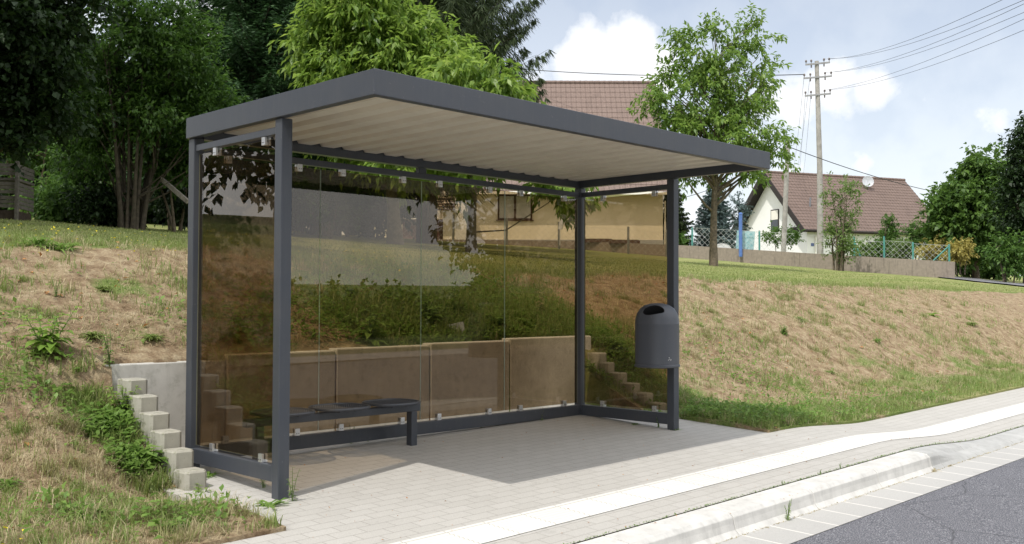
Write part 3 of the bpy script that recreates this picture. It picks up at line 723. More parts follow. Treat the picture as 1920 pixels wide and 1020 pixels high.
mb = MB(); mb.tube([(.1, -.12, -.2), (.1, -.12, ez-.4)], .045, 8); mb.build('downpipe', SOFW, hs)
wx = -(1243-933)/F_PX*55; window(hs, wx, 1.78, 65/F_PX*55, 1.42, 0, BROWN, 2, CURT)
mb = MB(); cx = -(1238-985)/F_PX*61
mb.box((cx-.5, 5.1, ez+6.4), (cx+.3, 5.9, ez+7.75)); ch = mb.build('chimney', simple('zinc_cladding', (.30, .32, .35), .5, .1), rf)
mb = MB(); mb.box((cx-.58, 5.02, ez+7.751), (cx+.38, 5.98, ez+7.84)); mb.build('chimney_cap', DKWOOD, ch)
mb = MB(); mb.tube([(cx-.75, 5.3, ez+6.3), (cx-.75, 5.3, ez+8.5)], .035, 6); mb.tube([(cx-.95, 5.3, ez+8.3), (cx-.55, 5.3, ez+8.3)], .03, 6); mb.tube([(cx-.75, 5.3, ez+8.28), (cx-.75, 5.3, ez+8.62)], .07, 6); mb.build('roof_mast', simple('mast_metal', (.25, .25, .26), .5), rf)
MASTTOP = np.array(p)+Rv*(cx-.75)+FH*5.3; MASTTOP[2] = gz+ez+8.35
# --- annex with tiled canopy and brown garage door
p2 = at(876, 432, 50.5); gz2 = 3.95
an = empty('garage_annex', (p2[0], p2[1], gz2), frame_at(p2, 0), 'white and cream garage annex with small tiled canopy and reddish brown door', 'garage')
k = 50.5/F_PX
mb = MB(); mb.box((-.62, 0, -1), (0, 4, 2.95)); mb.build('side_wall', WHITE, an)
mb = MB(); mb.box((-1.25, .2, -1), (-.62, 4, 2.4)); mb.box((-5.2, .9, -1), (-3.42, 4, 2.4)); mb.build('wall', CREAM, an)
mb = MB(); mb.box((-3.42, .9, -1), (-1.25, 1.0, 1.55)); d = mb.build('garage_door', simple('red_brown_door', (.16, .085, .075), .6, .15, 2), an)
mb = MB()
for i in range(5): mb.bar((-1.95, -.35+i*.28, 1.95+i*.16), (-.62, -.35+i*.28, 1.95+i*.16), .33, .07)
mb.build('canopy_roof', TILE, an)
mb = MB(); mb.box((-5.4, .3, 1.75), (-1.97, 2.6, 2.35)); mb.build('dark_eaves', DKWOOD, an)
# --- white house with red-brown roof
p3 = at(1513, 440, 73); gz3 = 4.15; TH3 = R_(21)
wh = empty('white_house', (p3[0], p3[1], gz3), frame_at(p3, TH3), 'white rendered house with red-brown tiled roof and dark wide gable eaves', 'house')
L2 = 12.4; W2 = 8.6; ez3 = 6.85-gz3; rise3 = 4.25
mb = MB(); mb.add([(0, 0, -1.5), (L2, 0, -1.5), (L2, W2, -1.5), (0, W2, -1.5), (0, 0, ez3), (L2, 0, ez3), (L2, W2, ez3), (0, W2, ez3), (0, W2/2, ez3+rise3), (L2, W2/2, ez3+rise3)],
       [(0, 1, 5, 4), (1, 2, 6, 5), (2, 3, 7, 6), (3, 0, 4, 8, 7), (5, 6, 9), (4, 5, 9, 8), (6, 7, 8, 9)]); mb.build('wall', WHITE, wh)
rf3 = gable_roof(wh, L2, W2, ez3+.28, rise3, .55, .75, 19, TILE2)
mb = MB()
for sgn in (0, 1):
    y0 = -.55 if not sgn else W2+.55
    mb.bar((-.78, y0, ez3+.28-rise3*.55/(W2/2)-.12), (-.78, W2/2, ez3+.28+rise3-.12), .06, .42)
mb.build('bargeboard', DKWOOD, wh)
mb = MB(); mb.tube([(-.7, -.66, ez3-.34), (L2+.7, -.66, ez3-.34)], .08, 8); mb.build('rain_gutter', DKWOOD, wh)
mb = MB(); mb.tube([(1.0, -.6, ez3-.38), (.7, -.1, ez3-.75), (.7, -.1, -.5)], .05, 6); mb.build('downpipe', SOFW, wh)
window(wh, .7+4.9, .35, 1.9, 1.35, 0, DKWOOD, 2); window(wh, 2.6, .35, .9, 1.25, 0, SOFW, 1); window(wh, .7+7.8, .65, .7, .5, 0, SOFW, 1)
# gable window, facing the left: built in a turned child frame
mb = MB(); y0, z0 = 3.35, 2.55; mb.box((-.06, y0, z0), (-.003, y0+1.0, z0+1.75)); ge = mb.build('gable_window', DKWOOD, wh)
mb = MB(); mb.box((-.075, y0+.08, z0+.95), (-.0602, y0+.92, z0+1.67)); mb.build('blind', SOFW, ge)
mb = MB(); mb.box((-.072, y0+.08, z0+.08), (-.0602, y0+.92, z0+.93)); mb.build('pane', WGL, ge)
mb = MB(); mb.box((-.06, .9, 2.35), (-.003, 1.9, 2.75)); mb.build('small_window', DKWOOD, wh)
mb = MB(); mb.box((.35, -.025, 1.25), (.62, -.004, 1.48)); mb.build('house_number', simple('blue_plate', (.10, .14, .30), .4), wh)
mb = MB(); mb.tube([(1.35, 1.45, ez3+.9), (1.35, 1.30, ez3+2.35)], .07, 8); mb.build('vent_pipe', simple('vent_grey', (.20, .20, .22), .6), rf3)
# satellite dish on the roof
dm = MB(); ds = (8.35, 3.1, ez3+.28+rise3*3.1/(W2/2)+.75)
dp = [(.001, -.09), (.2, -.075), (.36, -.03), (.45, .02), (.455, .03), (.36, -.01), (.2, -.055), (.001, -.07)]
dm.lathe(dp, n=24, cap=False); dish = dm.build('satellite_dish', simple('dish_grey', (.45, .47, .50), .5), rf3); dish.location = ds; dish.rotation_euler = (R_(78), 0, R_(-25))
mb = MB(); mb.tube([(0, 0, -.08), (0, -.75, -.25)], .03, 6); mb.tube([(0, -.35, 0), (.0, -.3, .42)], .015, 6); mb.build('dish_mount', DKWOOD, dish)
# ================================================================== garden wall and fences
wp = [(1085, 466, 50, 452), (1300, 472, 48, 461), (1500, 488, 46, 474), (1790, 515, 44, 491)]
WP = []
for (u, vb, d, vt) in wp:
    q = at(u, vb, d); WP.append((q[0], q[1], at(u, vt, d)[2]))
WP.insert(0, (WP[0][0]-8, WP[0][1]+8*.9, WP[0][2]+.05))
gw = MB()
for a, b in zip(WP[:-1], WP[1:]):
    n = max(1, int(math.dist(a[:2], b[:2])/2.0))
    for i in range(n):
        pa = [a[k]+(b[k]-a[k])*i/n for k in range(3)]; pb = [a[k]+(b[k]-a[k])*(i+1)/n for k in range(3)]
        d = np.array([pb[0]-pa[0], pb[1]-pa[1]]); d /= np.linalg.norm(d); nn = np.array([-d[1], d[0]])*.12
        V = []
        for q in (pa, pb):
            for s_ in (-1, 1):
                V += [(q[0]+nn[0]*s_, q[1]+nn[1]*s_, 1.0), (q[0]+nn[0]*s_, q[1]+nn[1]*s_, q[2])]
        gw.add(V, [(0, 1, 3, 2), (4, 6, 7, 5), (0, 4, 5, 1), (2, 3, 7, 6), (1, 5, 7, 3)])
o = gw.build('garden_wall', STONEW); tag(o, 'low weathered brown garden wall running along the top of the lawn', 'wall')
def wz(u): # point on top of the wall, by image column of its plan
    d = ray(u, 500)[:2]; c = CAM[:2]; best = None
    for a, b in zip(WP[:-1], WP[1:]):
        A = np.array([[d[0], a[0]-b[0]], [d[1], a[1]-b[1]]]); r = np.array(a[:2])-c
        t, s_ = np.linalg.solve(A, r)
        if -1e-6 <= s_ <= 1+1e-6 and t > 0: return np.array([a[0]+(b[0]-a[0])*s_, a[1]+(b[1]-a[1])*s_, a[2]+(b[2]-a[2])*s_])
WIRE = simple('fence_wire', (.50, .52, .51), .5, .1, metal=0); TEAL = simple('teal_fence_post', (.08, .27, .24), .5, .1)
GREYP = simple('grey_fence_post', (.20, .21, .20), .7, .2)
def chain(mb, a, b, h0, h1, cell=.26, r=.0042):
    a = np.array(a, float); b = np.array(b, float); Lh = math.dist(a[:2], b[:2]); d = (b-a)/Lh; hh = h1-h0; s_ = -hh
    while s_ < Lh:
        for sg in (0, 1):
            t0, t1 = s_, s_+hh; z0, z1 = (h0, h1) if sg == 0 else (h1, h0)
            if t0 < 0: z0 = z0+(z1-z0)*(0-t0)/(t1-t0); t0 = 0
            if t1 > Lh: z1 = z0+(z1-z0)*(Lh-t0)/(t1-t0); t1 = Lh
            P = a+d*t0+np.array([0, 0, z0]); Q = a+d*t1+np.array([0, 0, z1]); mb.bar(P, Q, r*2, r*2)
        s_ += cell
    mb.bar(a+[0, 0, h1], b+[0, 0, h1], r*2.6, r*2.6)
fe = empty('chain_link_fence', tuple(wz(1500)), 0, 'chain link fence with teal posts standing on the garden wall', 'fence')
def under(o, par):
    o.parent = par; o.matrix_parent_inverse = Matrix.Translation(par.location).inverted() if par.rotation_euler.z == 0 else par.matrix_world.inverted(); return o
fp = [wz(u) for u in (1298, 1424, 1602, 1658, 1712, 1780)]
for a, b, h_ in ((fp[0], fp[1], .88), (fp[1], wz(1490), .88), (wz(1600), fp[3], .72), (fp[3], fp[4], .78), (fp[4], fp[5], .72)):
    mb = MB(); chain(mb, a, b, .03, h_); under(mb.build('wire_mesh', WIRE), fe)
for i, q in enumerate(fp):
    mb = MB(); mb.tube([q+[0, 0, -.1], q+[0, 0, .98 if i in (3,) else .9 if i < 3 else .78]], .045, 8); under(mb.build('fence_post', TEAL), fe)
for (a, b) in ((fp[2]+[0, 0, .7], wz(1613)), (fp[5]+[0, 0, .7], wz(1750))):
    mb = MB(); mb.tube([a, b], .035, 6); under(mb.build('fence_brace', TEAL), fe)
# teal mesh screen
q0, q1 = wz(1389)+np.array([.1, .3, 0]), wz(1423)+np.array([.1, .3, 0])
mb = MB(); mb.bar(q0+[0, 0, .45], q1+[0, 0, .45], .03, .9)
m = Mat('teal_screen'); m.col(m.ramp(m.noise(9, 5), [(.35, (.22, .42, .45)), (.65, (.42, .60, .62))])); m.rough(.8)
o = mb.build('privacy_screen', m.m); tag(o, 'pale teal screen panel fixed behind the fence beside the blue post', 'screen')
q = wz(1380)+np.array([-.15, -.35, 0]); mb = MB(); mb.tube([q+[0, 0, -.4], q+[0, 0, 1.6]], .085, 12); mb.lathe([(.10, 0), (.10, .06), (.04, .10), (.001, .10)], c=tuple(q+[0, 0, 1.6]), n=12)
o = mb.build('blue_post', simple('blue_plastic', (.10, .19, .48), .4, .1)); tag(o, 'slim saturated blue post in front of the fence left of the teal screen', 'post')
# grey thin-post fence along the cream house
cf = empty('wire_fence', tuple(at(1000, 440, 47)), 0, 'thin wire fence on grey posts in front of the cream house', 'fence')
cp = [at(u, 440, 47) for u in (660, 850, 950, 1048, 1178, 1250)]
for q in cp: q[2] = float(hbank(q[0], q[1]))
for a, b in zip(cp[:-1], cp[1:]):
    mb = MB(); chain(mb, a, b, .05, 1.15, .3, .0035); under(mb.build('wire_mesh', WIRE), cf)
for q in cp:
    mb = MB(); mb.bar(q+[0, 0, -.2], q+[0, 0, 1.3], .08, .08); under(mb.build('fence_post', GREYP), cf)
for i, u in enumerate((1122, 1171)):
    q = wz(u); mb = MB(); mb.box((-.75, -.18, -.05), (.75, .18, .09)); mb.box((-.68, -.12, .09), (.68, .12, .14)); o = mb.build('planter_trough', BROWN); o.location = (q[0], q[1], q[2]+.02); o.rotation_euler.z = math.atan2(Rv[1], Rv[0])
    tag(o, ['long low planter trough on the wall, nearer the corner post', 'long low planter trough on the wall below the fence post, right one'][i], 'planter', 'planter troughs on the garden wall')
# ================================================================== low white arched cover behind the wall
q = wz(1358); rzc = math.atan2(Rv[1], Rv[0]); mb = MB(); V = []; nn = 14
for y in (0, .9):
    for k in range(nn+1):
        t = math.pi*k/nn; V.append((-.46*math.cos(t), y, .30*math.sin(t)-.08))
mb.add(V, [(k, k+1, nn+2+k, nn+1+k) for k in range(nn)]+[tuple(range(nn, -1, -1)), tuple(nn+1+k for k in range(nn+1))], False)
for y in (0, .45, .9): mb.tube([(-.465*math.cos(math.pi*k/nn), y, .31*math.sin(math.pi*k/nn)-.08) for k in range(nn+1)], .012, 5)
o = mb.build('plant_cover', simple('white_fleece', (.80, .80, .78), .7, .05)); o.location = (q[0]+FH[0]*.5, q[1]+FH[1]*.5, q[2]); o.rotation_euler.z = rzc
tag(o, 'low white arched cover showing above the garden wall between tree trunk and blue post', 'cover')
# ================================================================== poles and wires
q = at(1538, 478, 50); pz0 = 3.0; top = at(1532, 112, 50)[2]
up = empty('utility_pole', (q[0], q[1], pz0), frame_at(q, 0), 'tall concrete utility pole with three insulator crossarms in front of the white house', 'utility pole')
ht = top-pz0
mb = MB(); mb.tube([(0, 0, 0), (-.0, 0, ht*.5), (-.12, 0, ht)], [.165, .14, .105], 12); mb.build('pole_shaft', POLE, up)
INS = simple('insulator', (.10, .08, .07), .3); GALV = simple('galvanised_steel', (.30, .30, .30), .5, .1, metal=.3)
tips = []
for zz, wd in ((ht-.15, .62), (ht-.85, .72), (ht-1.75, .66)):
    mb = MB(); tilt = .06; xo = -.11
    mb.bar((xo-wd, -.12, zz-tilt), (xo+wd, -.12, zz+tilt), .06, .08); a = mb.build('crossarm', GALV, up)
    for sx in (-1, -.55, .55, 1):
        ib = MB(); X = xo+sx*wd*.95; Z = zz+sx*tilt
        ib.lathe([(.015, 0), (.02, .08), (.055, .09), (.05, .16), (.03, .20), (.001, .21)], c=(X, -.12, Z+.04), n=8)
        if abs(sx) < .9: ib.tube([(X, -.12, Z-.18), (X, -.12, Z-.04)], .035, 6)
        ib.build('insulator', INS, a); tips.append((X, -.12, Z+.2))
rz = up.rotation_euler.z; rot = Matrix.Rotation(rz, 3, 'Z')
tipw = [np.array(up.location)+np.array(rot@Vector(t)) for t in tips]
CABLE = simple('cable_black', (.03, .03, .032), .6)
def cable(a, b, sag, r, lab, grp=None):
    a = np.array(a, float); b = np.array(b, float); P = [a+(b-a)*t-np.array([0, 0, 4*sag*t*(1-t)]) for t in np.linspace(0, 1, 17)]
    mb = MB(); mb.tube(P, r, 5); o = mb.build('power_line', CABLE); tag(o, lab, 'cable', grp); return o
ends = [(1815, 0), (1850, 0), (1872, 0), (1905, 0), (1925, 4), (1925, 25)]
srt = [tipw[2], tipw[3], tipw[6], tipw[7], tipw[10], tipw[11]]
names_ = ['topmost power line fanning out from the pole to the upper right', 'second power line from the top fanning out right of the pole', 'third power line from the top, leaving the middle crossarm', 'fourth power line, leaving the middle crossarm at its tip', 'fifth power line, leaving the lowest crossarm', 'lowest power line of the fan right of the pole']
for s_, (u, v), nm in zip(srt, ends, names_):
    e = at(u, v, 24); e = s_+(e-s_)*1.35; cable(s_, e, .5, .006, nm, 'power lines right of the pole')
cable(tipw[4]+[0, 0, .0], MASTTOP, .25, .022, 'black cable from the pole to the chimney mast of the cream house')
for i, (u, v) in enumerate(((1488, 250), (1494, 246), (1502, 240), (1510, 236))):
    s_ = tipw[4+(i//2)*4+(i % 2)]; e = at(u-8, v+110, 120); cable(s_, e, 1.0, .008, ['leftmost of the four thin lines dropping left behind the pole', 'second of the four thin lines dropping left behind the pole', 'third of the four thin lines dropping left behind the pole', 'rightmost of the four thin lines dropping left behind the pole'][i], 'thin lines left of the pole')
cable(at(1478, 275, 46), at(1830, 372, 66), .35, .02, 'single black cable crossing in front of the red-brown roof')
cable(at(1478, 275, 46), at(1200, 380, 60), .7, .016, 'slack cable under the crown of the broadleaf tree')
p5 = at(1468, 480, 49)
mb = MB(); t5 = at(1478, 262, 49); mb.tube([(p5[0], p5[1], 3.0), tuple((p5+t5)/2), tuple(t5)], [.13, .12, .10], 10)
o = mb.build('concrete_strut', POLE); tag(o, 'shorter slim concrete pole left of the utility pole, leaning slightly', 'pole')
# ================================================================== vegetation tools
def leafmesh(name, C, D, N, Ls, Ws, mat, parent, fold=.25):
    """C base points, D direction, N normal, lengths, widths -> folded four-corner leaves"""
    D = D/np.linalg.norm(D, axis=1, keepdims=True)
    S = np.cross(D, N); S /= (np.linalg.norm(S, axis=1, keepdims=True)+1e-9); Nn = np.cross(S, D)
    Ls = Ls[:, None]; Ws = Ws[:, None]
    a = C; b = C+D*Ls*.45+S*Ws*.5+Nn*Ws*fold; c = C+D*Ls-Nn*Ls*.08; d = C+D*Ls*.45-S*Ws*.5+Nn*Ws*fold
    V = np.stack([a, b, c, d], 1).reshape(-1, 3); n = len(C); i = np.arange(n)*4
    return fastmesh(name, V, np.stack([i, i+1, i+2, i+3], 1), mat, parent)
def runit(n): v = rng.normal(size=(n, 3)); return v/np.linalg.norm(v, axis=1, keepdims=True)
def lobes_px(d, L, dr=1.0):
    out = []
    for l in L:
        u, v, ru, rv = l[:4]; dd = d+(l[4] if len(l) > 4 else 0); k = dd/F_PX
        out.append((at(u, v, dd), np.array([ru*k, ru*k*dr, rv*k])))
    return out
def tree(name, base, lobes, ncl, per, ls, ws, mat, bark, label, cat='tree', r0=.16, droop=.5, clr=.45, group=None, limbs=70, lr=.045, shell=.45, fork=.35, stems=1, lean=(0, 0), spread=0.0, hang=False, solid=True):
    base = np.array(base, float); root = empty(name, tuple(base), 0, label, cat, group)
    vol = np.array([l[1].prod() for l in lobes]); pr = vol**.75; pr /= pr.sum()
    which = rng.choice(len(lobes), ncl, p=pr)
    dirs = runit(ncl); rad = rng.random(ncl)**(1/3.)*(1-shell)+shell*(.86+.2*rng.random(ncl)); rad = np.minimum(rad, 1.08)
    cc = np.array([lobes[i][0] for i in which])+dirs*rad[:, None]*np.maximum(np.array([lobes[i][1] for i in which])-.55*clr, .12)-base
    # keep off the ground
    gzr = np.array([float(hbank(c[0]+base[0], c[1]+base[1])) for c in cc])-base[2]; cc[:, 2] = np.maximum(cc[:, 2], gzr+.15)
    cr = clr*(.6+.8*rng.random(ncl))
    cnt = np.maximum(3, (per*(cr/clr)**2).astype(int)); I = np.repeat(np.arange(ncl), cnt); n = len(I)
    # leaves sit along short twigs of each cluster
    ntw = 5; tw = runit(ncl*ntw).reshape(ncl, ntw, 3); tw[..., 2] = tw[..., 2]*.6+.05; tw = tw/np.linalg.norm(tw, axis=2, keepdims=True)
    out = dirs[:, None, :]*.5; tw = tw+out; 
    T = tw[I, rng.integers(0, ntw, n)]; t = .15+.95*rng.random(n)
    P = cc[I]+T*(cr[I]*t)[:, None]+rng.normal(size=(n, 3))*(.09*cr[I])[:, None]; P[:, 2] -= (t**2)*cr[I]*.25*droop
    D = T*.55+runit(n)*.75; D[:, 2] -= droop; N = runit(n)*.6+np.array([0, 0, 1.])
    L = ls*(.6+.7*rng.random(n)); leafmesh('crown', P, D, N, L, L*ws, mat, root)
    # trunk and limbs
    mb = MB(); top = cc[:, 2].max(); lowc = np.percentile(cc[:, 2], 4)
    cen = cc.mean(0)
    axes_ = []
    for s_ in range(stems):
        ang = 2*math.pi*s_/max(1, stems)+rng.random()*.8; sp = spread*(.4+.9*rng.random())
        P_ = []; hgt = top*(.92 if stems == 1 else rng.uniform(.6, .95))
        for q in np.linspace(0, 1, 9):
            f = q**1.1
            off = np.array([cen[0]*min(1, q*1.1)+lean[0]*q, cen[1]*min(1, q*1.1)+lean[1]*q])
            sx = np.array([math.cos(ang), math.sin(ang)])*sp*f*hgt+.035*hgt*np.array([math.sin(3*q+s_*2), math.cos(4*q+s_)])*q*(1-q)
            b0 = 0 if stems == 1 else .20
            P_.append((off[0]*(1 if stems == 1 else .25)+sx[0]+b0*math.cos(ang), off[1]*(1 if stems == 1 else .25)+sx[1]+b0*math.sin(ang), q*hgt-.15*(q == 0)))
        P_ = np.array(P_); rr = r0*(1 if s_ == 0 or stems == 1 else rng.uniform(.5, .9))*np.linspace(1.0, .0, 9)**.8+.008; rr[0] *= 1.25
        mb.tube(P_, rr, 9); axes_.append((P_, rr))
    ids = rng.permutation(ncl)[:limbs]
    for i in ids:
        P_, rr = axes_[rng.integers(0, len(axes_))]; c = cc[i]
        zt = max(.12*top, min(c[2]-fork*math.hypot(c[0]-cen[0], c[1]-cen[1])-.1*top, P_[-1][2]*.93)); q = zt/P_[-1][2]
        s_ = np.array([np.interp(q, np.linspace(0, 1, 9), P_[:, k]) for k in range(3)]); r_ = np.interp(q, np.linspace(0, 1, 9), rr)*.5
        mid = (s_+c)/2+np.array([0, 0, -.04*np.linalg.norm(c-s_)])+rng.normal(size=3)*.08*np.linalg.norm(c-s_)
        r_ = max(.014, min(r_, lr*np.linalg.norm(c-s_)**.7)); mb.tube([s_, (s_*.4+mid*.6), (mid*.4+c*.6), c], [r_, r_*.75, r_*.5, .006], 5, False)
    mb.build('trunk', bark, root); return root
def conifer(name, base, H_, Rb, label, mat, bark=BARK, z0=.08, levels=None, hang=.55, dens=1.0, tl=.34, tw=.06, group=None, up=-.1, zmax=1.0, taper=1.0):
    base = np.array(base, float); root = empty(name, tuple(base), rng.random()*6, label, 'tree', group)
    mb = MB(); mb.tube([(0, 0, -.2), (0, 0, H_*.5), (0, 0, H_)], [H_*.016, H_*.010, .01], 8)
    C = []; D = []; L = []
    nl = levels or int(H_*2.6)
    for i in range(nl):
        z = H_*(z0+(zmax-z0)*((i+.5)/nl)); f = (1-z/H_)**taper; br = Rb*f*(.85+.3*rng.random())+.12; nb = 7 if f > .3 else 5
        a0 = rng.random()*6.28
        for k in range(nb):
            a = a0+2*math.pi*k/nb+rng.normal()*.15; bl_ = br*(.72+.4*rng.random()); n = max(3, int(bl_/.16*dens))
            t = (np.arange(n)+rng.random(n))/n; dirh = np.array([math.cos(a), math.sin(a)])
            zc = z+bl_*(up*t-.20*t+.28*t**2.2)   # sweeps down then up at the tip
            P = np.stack([dirh[0]*bl_*t, dirh[1]*bl_*t, zc], 1)
            mb.tube([(0, 0, z), tuple(P[n//2]), tuple(P[-1])], [.02+.008*bl_, .012, .004], 4, False)
            rep = 24 if tw < .05 else 10
            PP = np.repeat(P, rep, 0); m_ = len(PP); side = rng.choice([-1, 1], m_)
            d2 = np.stack([-dirh[1]*side, dirh[0]*side, np.zeros(m_)], 1)*(.75)+np.array([dirh[0], dirh[1], 0])*.6
            d2 = d2+rng.normal(size=(m_, 3))*.25; d2[:, 2] -= hang
            ll = tl*(.5+.8*rng.random(m_))*(1.15-.55*np.repeat(t, rep)); off = rng.random(m_)[:, None]*d2*np.repeat(bl_*(1-t)*.28+.05, rep)[:, None]
            C.append(PP+off); D.append(d2); L.append(ll)
    C = np.concatenate(C); D = np.concatenate(D); L = np.concatenate(L)
    leafmesh('crown', C, D, runit(len(C))*.7+np.array([0, 0, .6]), L, np.full(len(L), tw)*(.7+.6*rng.random(len(L))), mat, root, .1)
    mb.build('trunk', bark, root); return root
def ground(q): return (q[0], q[1], float(hbank(q[0], q[1]))-.03)
# ================================================================== trees
b = at(1338, 474, 33); b = ground(b)
tree('broadleaf_tree', b, lobes_px(33, [(1330, 110, 75, 80), (1300, 190, 95, 85), (1385, 150, 75, 85), (1260, 215, 65, 55), (1400, 235, 70, 70), (1320, 260, 105, 60), (1445, 150, 26, 34), (1460, 285, 42, 32), (1215, 205, 32, 24), (1330, 45, 22, 28), (1420, 60, 24, 40), (1285, 75, 26, 40), (1380, 325, 70, 22), (1490, 255, 17, 20), (1290, 330, 40, 16)], .9),
     285, 56, .18, .42, L_CHERRY, BARK, 'lone leafy tree with an open bright green crown on the lawn behind the shelter roof', r0=.125, droop=.55, clr=.42, limbs=120)
b = ground(at(742, 432, 27))
tree('broadleaf_tree', b, lobes_px(26, [(690, 40, 120, 75), (640, 110, 85, 70), (760, 110, 110, 80), (840, 140, 85, 55), (700, 165, 120, 60), (600, 80, 45, 50), (740, 300, 90, 40), (620, 250, 80, 45), (840, 90, 40, 50)], .8),
     470, 62, .24, .34, L_CHEST, BARKG, 'large bright green tree with long drooping leaves rising over the shelter roof corner', r0=.20, droop=.85, clr=.50, limbs=90)
b = ground(at(884, 436, 24))
tree('broadleaf_tree', b, lobes_px(23, [(880, 150, 90, 48), (940, 190, 70, 42), (965, 175, 20, 16), (850, 235, 110, 50), (900, 268, 100, 34), (1040, 345, 50, 24), (1066, 374, 36, 30), (860, 338, 46, 18), (760, 290, 60, 35)], .8),
     300, 62, .25, .36, L_CHEST, BARKG, 'smaller tree whose drooping leaf hands hang in front of the cream house window', r0=.13, droop=1.0, clr=.42, limbs=22, lr=.012)
b = ground(at(800, 430, 35)); conifer('spruce_tree', b, 24, 5.0, 'tall dark spruce with hanging twigs reaching past the bright tree at the top edge', L_SPRUCE, hang=1.1, dens=1.4, tl=.42, tw=.030, z0=.12, zmax=.75, up=.22)
b = ground(at(600, 430, 33)); conifer('spruce_tree', b, 22, 4.2, 'spruce with drooping twigs left of the bright tree, seen above the shelter roof', L_SPRUCE, hang=1.0, dens=1.2, tl=.40, tw=.030, z0=.12, zmax=.8, up=.15)
b = ground(at(478, 425, 29)); conifer('fir_tree', b, 20, 3.9, 'dark fir with tufted fresh green branch tips above the left end of the shelter', L_FIR, hang=.25, dens=1.2, tl=.28, tw=.045, z0=.05, zmax=.8, up=.0)
# many-stemmed shrub tree on the left
b = ground(at(246, 408, 20.5))
tree('multi_stem_tree', b, lobes_px(20.5, [(300, 60, 95, 60), (240, 110, 100, 75), (340, 130, 80, 70), (200, 190, 80, 75), (320, 215, 90, 60), (390, 190, 50, 55), (260, 20, 80, 45), (170, 290, 50, 60), (390, 270, 45, 50)], .8),
     420, 62, .125, .42, L_HAZEL, BARKD, 'tall bush with a fan of thin bare stems left of the shelter', r0=.055, droop=.35, clr=.40, limbs=60, lr=.02, stems=13, spread=.14, fork=1.2)
b = ground(at(-150, 430, 15.5))
tree('dark_maple', b, lobes_px(15.5, [(-60, 20, 150, 110), (60, 60, 110, 90), (-40, 170, 120, 100), (60, 185, 70, 90), (150, 10, 70, 40), (20, 260, 50, 45), (-200, 100, 200, 200)], .9),
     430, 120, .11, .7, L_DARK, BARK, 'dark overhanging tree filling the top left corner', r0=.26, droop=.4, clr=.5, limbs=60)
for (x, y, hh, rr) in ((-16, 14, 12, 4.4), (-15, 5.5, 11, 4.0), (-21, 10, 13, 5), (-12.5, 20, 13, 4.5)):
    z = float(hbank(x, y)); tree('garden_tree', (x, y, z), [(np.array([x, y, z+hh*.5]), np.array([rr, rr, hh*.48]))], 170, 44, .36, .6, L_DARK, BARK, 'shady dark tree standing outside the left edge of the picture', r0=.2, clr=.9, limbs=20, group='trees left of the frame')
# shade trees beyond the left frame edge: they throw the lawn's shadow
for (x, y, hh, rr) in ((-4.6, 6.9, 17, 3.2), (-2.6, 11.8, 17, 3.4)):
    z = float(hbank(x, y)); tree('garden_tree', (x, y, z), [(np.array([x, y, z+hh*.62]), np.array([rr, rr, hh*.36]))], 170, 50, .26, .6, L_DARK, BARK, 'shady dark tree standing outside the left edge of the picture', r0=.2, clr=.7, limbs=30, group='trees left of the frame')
# background wood, individual trees
bgs = [(60, 34, 210, 270, 'dark tree behind the wood stack at the left edge'), (190, 31, 160, 235, 'dense dark tree behind the many-stemmed bush'), (330, 33, 150, 240, 'dense dark tree behind the left roof end of the shelter'),
       (420, 38, 110, 210, 'dark round tree between the fir and the many-stemmed bush'), (560, 40, 110, 200, 'shaded tree between fir and spruce seen under the shelter roof'), (690, 42, 110, 150, 'dark tree seen through the middle glass panes')]
for (u, d, ru, rv, lab) in bgs:
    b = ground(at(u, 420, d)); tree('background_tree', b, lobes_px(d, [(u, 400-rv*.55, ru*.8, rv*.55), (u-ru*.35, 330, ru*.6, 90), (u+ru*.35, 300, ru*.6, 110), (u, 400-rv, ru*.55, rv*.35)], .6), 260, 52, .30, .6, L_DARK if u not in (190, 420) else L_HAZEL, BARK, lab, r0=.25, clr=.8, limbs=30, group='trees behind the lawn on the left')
# bushes low on the left
for (u, v, d, ru, rv, mt, lab) in [(105, 380, 21.5, 38, 36, L_BUSH, 'bright sunlit bush between the wood stack and the stems'), (155, 330, 22.5, 45, 75, L_HAZEL, 'mid green bush behind the bright bush at left'), (330, 345, 23, 45, 55, L_DARK, 'dark bush right of the bare stems'), (60, 250, 24, 60, 70, L_HAZEL, 'shaded leafy bush above the wood stack'),
                                   (400, 350, 25, 60, 50, L_DARK, 'dark bush seen through the left glass pane'), (500, 360, 26, 60, 45, L_DARK, 'dark bush seen through both left glass panes'), (610, 370, 27, 65, 40, L_HAZEL, 'bush seen through the second glass pane'), (195, 385, 20.8, 35, 22, L_DARK, 'low dark bush at the foot of the stems'), (345, 300, 21.3, 60, 45, L_HAZEL, 'yellowish green bush just above the shelter roof end')]:
    b = ground(at(u, v+rv, d)); tree('bush', b, lobes_px(d, [(u, v, ru, rv), (u-ru*.4, v+rv*.3, ru*.6, rv*.7), (u+ru*.4, v+rv*.35, ru*.6, rv*.65)], .9), 75, 60, .12, .5, mt, BARK, lab, 'bush', r0=.04, clr=.38, limbs=25, stems=4, spread=.25)
for i, (u, d) in enumerate(((385, 33), (450, 34), (515, 33), (580, 35), (645, 36), (705, 39), (290, 31), (345, 30), (130, 29), (215, 29))):
    b = ground(at(u, 430, d)); tree('background_bush', b, lobes_px(d, [(u, 375, 45, 50), (u-20, 330, 40, 55), (u+22, 345, 40, 50)], .6), 110, 60, .22, .65, L_DARK if i % 3 else L_HAZEL, BARK, 'dark shrub in the thicket behind the lawn, seen through or left of the glass', 'bush', r0=.05, clr=.6, limbs=10, stems=3, spread=.2, group='thicket shrubs behind the lawn')
